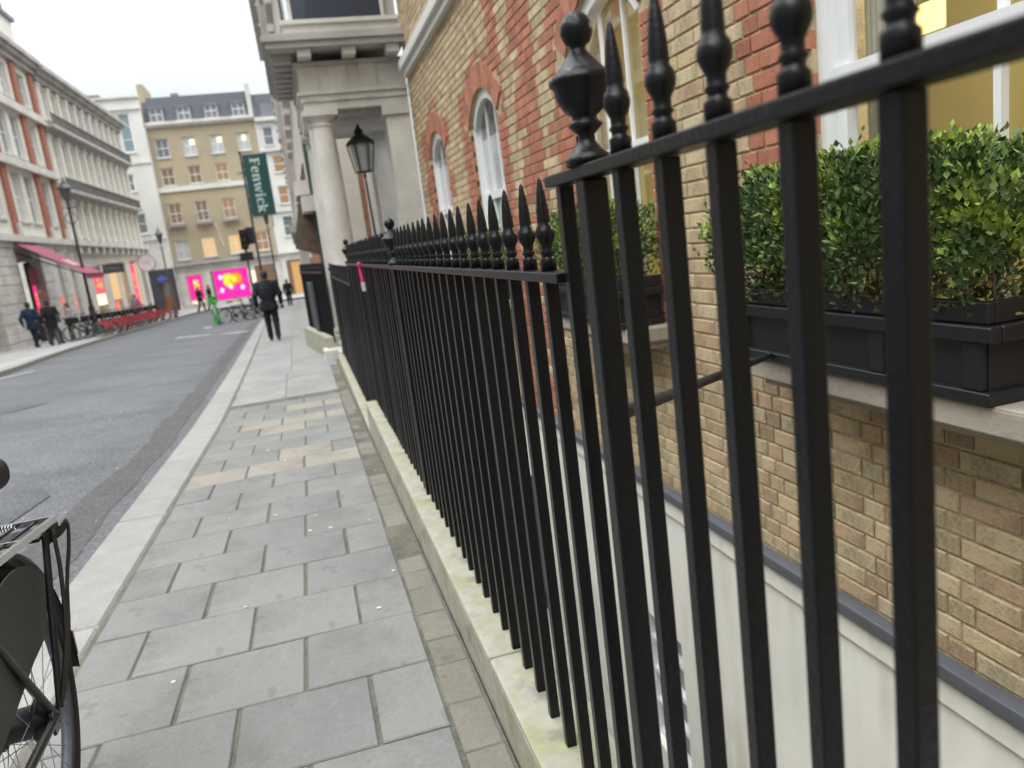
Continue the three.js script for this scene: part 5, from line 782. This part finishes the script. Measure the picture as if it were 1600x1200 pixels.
  // coat guards: dark panels over the upper front of the wheel
  for (const e of [-1, 1]) { const s = new THREE.Shape(); const r1 = 0.335, r0 = 0.1; s.moveTo(Math.cos(0.18) * r1, Math.sin(0.18) * r1); s.absarc(0, 0, r1, 0.18, 2.25, false); s.lineTo(-0.135, 0.14); s.lineTo(-0.02, 0.125); s.lineTo(0.25, 0.06); s.closePath(); const g = new THREE.ExtrudeGeometry(s, { depth: 0.003, bevelEnabled: false, curveSegments: 24 }); g.rotateY(-Math.PI / 2); g.translate(e * 0.045, hy, 0); const c = new MB(); c.add(g); c.build('coat_guard', std(0.05, 0.053, 0.05, 0.55), t); }
  // rack: alloy rails with a black spring clamp between
  const ry = 0.725, rk = new MB(); for (const x of [-0.075, 0.08]) rk.beam([x, ry, -0.245], [x, ry + 0.028, 0.2], 0.012, 0.014); rk.beam([-0.081, ry, -0.25], [0.086, ry, -0.25], 0.012, 0.014); rk.beam([-0.075, ry + 0.014, -0.03], [0.08, ry + 0.014, -0.03], 0.008, 0.008); rk.build('rack_rail', M.chrome, t);
  const rt = new MB(); for (const x of [-0.035, 0.0, 0.04]) rt.bar([x, ry + 0.0, -0.24], [x, ry + 0.026, 0.2], 0.004, 0.004, 8); rt.box(-0.07, 0.074, ry - 0.02, ry - 0.012, -0.235, -0.13); rt.box(0.073, 0.087, ry - 0.03, ry - 0.009, -0.25, -0.19, 0.003); rt.build('rack_tray', M.blackPlastic, t);
  const spg = new MB(); { const pts = []; for (let i = 0; i <= 90; i++) { const a = i / 90 * Math.PI * 2 * 11; pts.push([-0.06 + i / 90 * 0.07, ry + 0.008 + Math.sin(a) * 0.007, -0.205 + Math.cos(a) * 0.007]); } spg.tube(pts, 0.0012, 220, 4); } spg.build('spring', M.chrome, t);
  const sy = new MB(); for (const e of [-1, 1]) sy.bar([e * 0.075, hy + 0.01, -0.012], [e * 0.078, ry - 0.01, -0.17], 0.008, 0.008, 8); sy.build('rack_stay', M.blackPlastic, t);
  const sb = new MB(); // elastic straps from rack to hub
  const strip = (pts, w) => { const c = new THREE.CatmullRomCurve3(pts.map(p => new THREE.Vector3(...p))), n = 36, P = []; const v = []; for (let i = 0; i <= n; i++) { const q = c.getPoint(i / n); v.push(q); } for (let i = 0; i < n; i++) { const tn = v[i + 1].clone().sub(v[i]).normalize(); const s = new THREE.Vector3(0, -tn.z, tn.y).normalize().multiplyScalar(w / 2); for (const d of [0, 0.0025]) { const a = v[i].clone().add(s), b = v[i].clone().sub(s), c2 = v[i + 1].clone().add(s), d2 = v[i + 1].clone().sub(s); for (const k of [a, b, c2, d2]) k.x += d; if (d) P.push(...a, ...c2, ...b, ...b, ...c2, ...d2); else P.push(...a, ...b, ...c2, ...b, ...d2, ...c2); } } const g = new THREE.BufferGeometry(); g.setAttribute('position', new THREE.Float32BufferAttribute(P.flatMap(q => q), 3)); g.computeVertexNormals(); return g; };
  sb.add(strip([[0.088, ry - 0.03, -0.19], [0.092, 0.62, -0.165], [0.088, 0.48, -0.11], [0.08, 0.37, -0.02]], 0.026));
  sb.build('strap', M.rubber, t); const s2 = new MB(); s2.add(strip([[0.07, ry - 0.035, -0.17], [0.09, ry - 0.03, -0.24], [0.095, ry - 0.025, -0.285], [0.094, 0.655, -0.265], [0.09, 0.58, -0.2], [0.088, 0.48, -0.135], [0.082, 0.38, -0.04]], 0.021)); s2.build('strap', M.rubber, t);
  const cr = new MB(); const cg = new THREE.CylinderGeometry(0.095, 0.095, 0.012, 28); cg.rotateZ(Math.PI / 2); cg.translate(0.05, 0.29, 0.46); cr.add(cg); cr.bar([0.07, 0.29, 0.46], [0.085, 0.16, 0.36], 0.012); cr.bar([-0.06, 0.29, 0.46], [-0.085, 0.42, 0.56], 0.012); cr.box(0.085, 0.18, 0.145, 0.17, 0.31, 0.41); cr.box(-0.18, -0.085, 0.41, 0.435, 0.51, 0.61); cr.build('crank', M.blackPlastic, t);
  const ks = new MB(); ks.bar([-0.07, 0.29, 0.03], [-0.17, 0.01, 0.0], 0.009); ks.build('kickstand', M.alloy, t);
}

// ------------------------------------------------------------------ people
const sminK = (a, b, k) => { const h = Math.max(k - Math.abs(a - b), 0) / k; return Math.min(a, b) - h * h * k * 0.25; };
function cap(a, b, r0, r1) { const dx = b[0] - a[0], dy = b[1] - a[1], dz = b[2] - a[2], L = dx * dx + dy * dy + dz * dz; return (x, y, z) => { const px = x - a[0], py = y - a[1], pz = z - a[2]; const h = clamp((px * dx + py * dy + pz * dz) / L, 0, 1); return Math.hypot(px - dx * h, py - dy * h, pz - dz * h) - (r0 + (r1 - r0) * h); }; }
function ell(c, r) { return (x, y, z) => { const px = (x - c[0]) / r[0], py = (y - c[1]) / r[1], pz = (z - c[2]) / r[2]; const k = Math.hypot(px, py, pz); return (k - 1) * Math.min(r[0], r[1], r[2]); }; }
const uni = (fs, k) => (x, y, z) => { let d = 1e3; for (const f of fs) d = sminK(d, f(x, y, z), k); return d; };
// built facing +z, right hand at -x, 1.75 m tall
function person(label, pos, turn, o) {
  const t = thing('person', label, 'person', pos, turn); const s = (o.h ?? 1.75) / 1.75; t.scale.setScalar(s);
  const st = o.stride ?? 0.22, hip = 0.93, cell = o.cell ?? 0.02, wd = o.wide ?? 1;
  const L = [{ h: [0.09, hip, 0], k: [0.095, 0.5, st * 0.75 + 0.03], a: [0.095, 0.09, st], f: 1 }, { h: [-0.09, hip, 0], k: [-0.095, 0.49, -st * 0.1 + 0.03], a: [-0.095, 0.11, -st * 1.05], f: -1 }];
  const sw = o.arm ?? 0.16, A = [{ s: [0.185 * wd, 1.42, 0], e: [0.26 * wd, 1.15, -sw * 0.9], w: [0.26 * wd, 0.9, -sw * 1.2 + 0.1] }, { s: [-0.185 * wd, 1.42, 0], e: [-0.26 * wd, 1.15, sw * 0.3 - 0.04], w: [-0.25 * wd, 0.91, sw * 1.3 + 0.08] }];
  if (o.armsForward) A.forEach((q, i) => { q.e = [q.s[0] * 1.25, 1.14, 0.02]; q.w = [q.s[0] * 0.9, 1.08, 0.24]; });
  const hx = o.lookX ?? 0, head = [hx * 0.3, 1.635, 0.02];
  // body: one skin surface from head to hands and feet
  const bf = [cap([0, 1.0, 0], [0, 1.32, 0], 0.11, 0.13), cap([-0.1, 1.38, 0], [0.1, 1.38, 0], 0.08, 0.08), cap([0, 1.36, -0.015], [0, 1.55, 0.005], 0.06, 0.055)];
  for (const l of L) bf.push(cap(l.h, l.k, 0.07, 0.048), cap(l.k, l.a, 0.048, 0.033)); for (const a of A) bf.push(cap(a.s, a.e, 0.045, 0.036), cap(a.e, a.w, 0.036, 0.027));
  const g1 = surfaceNet([-0.42, 0.42, 0.02, 1.56, -0.5, 0.5], cell, uni(bf, 0.04));
  const hf = uni([ell(head, [0.076, 0.115, 0.096]), ell([head[0], head[1] - 0.07, head[2] + 0.035], [0.052, 0.055, 0.055]), cap([head[0], head[1] - 0.005, head[2] + 0.092], [head[0], head[1] - 0.03, head[2] + 0.108], 0.011, 0.015), ell([head[0] + 0.08, head[1] - 0.01, head[2] - 0.005], [0.014, 0.034, 0.022]), ell([head[0] - 0.08, head[1] - 0.01, head[2] - 0.005], [0.014, 0.034, 0.022]), cap([head[0], head[1] - 0.07, head[2] + 0.085], [head[0], head[1] - 0.068, head[2] + 0.09], 0.014, 0.014), cap([0, 1.45, -0.01], [head[0], 1.58, 0.005], 0.058, 0.054)], 0.02);
  const g2 = surfaceNet([-0.14 + hx * 0.3, 0.14 + hx * 0.3, 1.42, 1.77, -0.12, 0.18], o.cell && o.cell < 0.015 ? 0.006 : 0.011, hf);
  const gs = [g1, g2];
  for (const a of A) { // palm, four curled fingers and a thumb
    const sg = Math.sign(a.w[0]), d = new THREE.Vector3(...a.w).sub(new THREE.Vector3(...a.e)).normalize(), W = new THREE.Vector3(...a.w), fwd = new THREE.Vector3(0, 0, 1).addScaledVector(d, -d.z).normalize(), inn = new THREE.Vector3().crossVectors(d, fwd).multiplyScalar(1).normalize(); if (inn.x * sg > 0) inn.negate();
    const P = (u, v, w) => W.clone().addScaledVector(d, u).addScaledVector(fwd, v).addScaledVector(inn, w).toArray(); const fs = [cap(P(0, 0, 0), P(0.05, 0.012, 0), 0.027, 0.026), cap(P(0.05, -0.02, 0), P(0.08, -0.018, 0.004), 0.018, 0.016), cap(P(0.05, 0.02, 0), P(0.08, 0.022, 0.004), 0.018, 0.016)];
    [[-0.028, 0.055], [-0.009, 0.068], [0.011, 0.072], [0.03, 0.064]].forEach(([v, len]) => { fs.push(cap(P(0.085, v, 0.004), P(0.085 + len * 0.5, v, 0.012), 0.0095, 0.009), cap(P(0.085 + len * 0.5, v, 0.012), P(0.085 + len * 0.85, v, 0.036), 0.009, 0.008)); }); fs.push(cap(P(0.03, 0.03, 0.01), P(0.06, 0.05, 0.026), 0.012, 0.01), cap(P(0.06, 0.05, 0.026), P(0.09, 0.05, 0.036), 0.01, 0.009));
    const c = P(0.07, 0, 0.01); gs.push(surfaceNet([c[0] - 0.1, c[0] + 0.1, c[1] - 0.11, c[1] + 0.11, c[2] - 0.1, c[2] + 0.1], 0.007, uni(fs, 0.008)));
  }
  mesh('body', mergeGeometries(gs.map(g => { const q = g.clone(); return q; })), o.skin ?? M.skin, t);
  // jacket
  const hem = o.hem ?? 0.8, jf = [cap([0, 1.0, -0.005], [0, 1.3, -0.01], 0.145 * wd, 0.165 * wd), cap([-0.06, 1.2, 0], [0.06, 1.2, 0], 0.145 * wd, 0.145 * wd), cap([-0.15 * wd, 1.4, -0.01], [0.15 * wd, 1.4, -0.01], 0.082, 0.082), cap([0, 1.42, -0.02], [0, 1.485, -0.01], 0.09, 0.075), cap([-0.05, 0.86, 0], [0.05, 0.86, 0], 0.155, 0.155), cap([-0.06, hem, 0], [0.06, hem, 0], 0.15, 0.15)]; const am = []; for (const a of A) am.push(cap(a.s, a.e, 0.078, 0.064), cap(a.e, [a.w[0], a.w[1] + 0.015, a.w[2]], 0.064, 0.05));
  const tor = uni(jf, 0.08), arms = uni(am, 0.03), jk = (x, y, z) => { const wr = 0.006 * Math.sin(y * 38 + x * 14) * Math.sin(x * 26 + y * 7 + z * 12); let d = sminK(Math.max(tor(x, y, z * 1.18), hem - 0.02 - y), arms(x, y, z), 0.035); d = Math.max(d, (y - 1.52)); return d + wr; };
  mesh('jacket', surfaceNet([-0.46, 0.46, Math.min(hem, 0.84) - 0.06, 1.56, -0.46, 0.46], cell, jk), o.jacket, t);
  const tf = []; for (const l of L) tf.push(cap(l.h, l.k, 0.105, 0.078), cap(l.k, [l.a[0], l.a[1] + 0.0, l.a[2]], 0.078, 0.064)); const tr = uni([...tf, cap([-0.04, 0.95, 0], [0.04, 0.95, 0], 0.12, 0.12)], 0.03), lowA = L.map(l => l.a[1]);
  mesh('trousers', surfaceNet([-0.28, 0.28, 0.0, 1.05, -0.48, 0.48], cell, (x, y, z) => { const a = z > 0 === st > 0 ? L[0] : L[1]; return Math.max(tr(x, y, z), y - 1.02, a.a[1] - 0.05 - y) + 0.005 * Math.sin(y * 44 + x * 30) * Math.sin(z * 22); }), o.trousers, t);
  const sh = L.map(l => { const back = l.a[2] < 0 && Math.abs(st) > 0.05, ty = back ? 0.035 : 0.04, hy2 = back ? l.a[1] - 0.03 : 0.045; return uni([cap([l.a[0], hy2, l.a[2] - 0.05], [l.a[0], ty, l.a[2] + 0.15], 0.04, 0.036), cap([l.a[0], hy2 + 0.03, l.a[2] - 0.02], [l.a[0], hy2, l.a[2]], 0.045, 0.045)], 0.02); });
  sh.forEach((f, i) => mesh('shoe', surfaceNet([L[i].a[0] - 0.08, L[i].a[0] + 0.08, -0.02, 0.2, L[i].a[2] - 0.14, L[i].a[2] + 0.24], 0.012, (x, y, z) => Math.max(f(x, y, z), 0.002 - y)), M.rubber, t));
  const hair = uni([ell([head[0], head[1] + 0.025, head[2] - 0.018], [0.086, 0.102, 0.1]), ...(o.longHair ? [cap([head[0], head[1], head[2] - 0.06], [head[0], head[1] - 0.2, head[2] - 0.06], 0.075, 0.06)] : [ell([head[0], head[1] - 0.03, head[2] - 0.05], [0.072, 0.07, 0.06])])], 0.03);
  mesh('hair', surfaceNet([-0.13 + hx * 0.3, 0.13 + hx * 0.3, 1.3, 1.8, -0.18, 0.14], 0.011, (x, y, z) => Math.max(hair(x, y, z), (z - head[2]) - 0.035 - 1.1 * Math.max(0, y - head[1] - 0.03)) + 0.003 * Math.sin(x * 160) * Math.sin(y * 120 + z * 90)), o.hair ?? M.hairDark, t);
  const eyes = new MB(); for (const e of [-1, 1]) eyes.ball(head[0] + e * 0.03, head[1] + 0.005, head[2] + 0.083, 0.012, 1, 8); eyes.build('eyes', M.hairDark, t);
  if (o.bag) { const b = new MB(); b.box(-0.07, 0.07, -0.16, 0.16, -0.18, 0.18, 0.05); const m = b.build('shoulder_bag', o.bag, t); m.position.set(-0.24, 1.0, -0.06); }
  return t;
}
person('man in dark navy jacket and trousers walking away along the right pavement', [-0.86, gy(-19.4), -19.4], Math.PI, { h: 1.69, cell: 0.012, jacket: M.clothNavy, trousers: M.clothBlack, skin: M.skinRed, hair: M.hairDark, stride: 0.13, arm: 0.12, wide: 1.14, hem: 0.78 });
person('small figure in dark coat walking far ahead on the right pavement', [-0.95, gy(-50), -50], Math.PI, { h: 1.66, jacket: M.clothBlack, trousers: M.clothBlack, stride: 0.2, hem: 0.7 });
person('person in bright navy blue coat at the pavement edge below the crimson awning', [-10.55, leftY(-34.4), -34.4], Math.PI - 0.3, { h: 1.82, jacket: M.clothBlue, trousers: M.clothNavy, stride: 0.15, wide: 1.15, hem: 0.72, skin: M.skinRed });
person('person in black coat with grey bag beside the one in navy blue', [-9.75, leftY(-34.0), -34.0], Math.PI + 0.4, { h: 1.8, jacket: M.clothBlack, trousers: M.clothGrey, stride: 0.26, wide: 1.1, hem: 0.7, bag: M.clothGrey });
person('person in black jacket crossing the far road, left one of the pair', [-7.1, leftY(-57.5), -58], 0.9, { h: 1.75, jacket: M.clothNavy, trousers: M.clothGrey, stride: 0.22, armsForward: true });
person('person in navy coat crossing the far road, right one of the pair', [-6.45, leftY(-57.5), -58.4], 1.2, { h: 1.78, jacket: M.clothBlack, trousers: M.clothGrey, stride: 0.2, hem: 0.72 });
person('woman in pink and white top and blue jeans near the cream corner building', [-9.9, leftY(-51), -51], -0.6, { h: 1.78, jacket: M.clothPink, trousers: M.clothJeans, stride: 0.14, longHair: true, hem: 0.9 });
person('person in white top and navy trousers bending near the first hire bicycles', [-10.0, leftY(-35.0), -35.0], 1.3, { h: 1.62, jacket: M.clothWhite, trousers: M.clothBlue, stride: 0.2, armsForward: true, hem: 0.92 });
person('person in pale top and dark trousers standing among the nearest bicycles', [-9.95, leftY(-37.2), -37.2], -1.0, { h: 1.62, jacket: M.clothWhite, trousers: M.clothNavy, stride: 0.08, armsForward: true, hem: 0.92, longHair: true });
person('person in dark jacket standing behind the middle of the bicycle row', [-11.1, leftY(-46), -46], Math.PI / 2, { h: 1.74, jacket: M.clothBlack, trousers: M.clothNavy, stride: 0.05, hem: 0.75 });

// ---- unseen block added behind the viewer to darken railing reflections
{
  const t = facadeThing('rear_reflection_block', 'unseen grey block added behind the viewer to darken the railing reflections', [-12.3, 0.9, 27], Math.PI);
  addWall(t, -16, 2, 0.3, 14, [[-4, -2.6, 4, 6.2], [-8, -6.6, 4, 6.2], [-12, -10.6, 4, 6.2]], 0.35, M.lead); for (const u of [-4, -8, -12]) addWindow(t, [u, u + 1.4, 4, 6.2], { pane: M.glassDark });
}

// ------------------------------------------------------------------ render
const renderer = new THREE.WebGLRenderer({ antialias: true });
renderer.toneMapping = THREE.LinearToneMapping;
renderer.toneMappingExposure = EXPOSURE;
renderer.shadowMap.enabled = true;
renderer.setSize(1024, 768);
renderer.render(scene, camera);
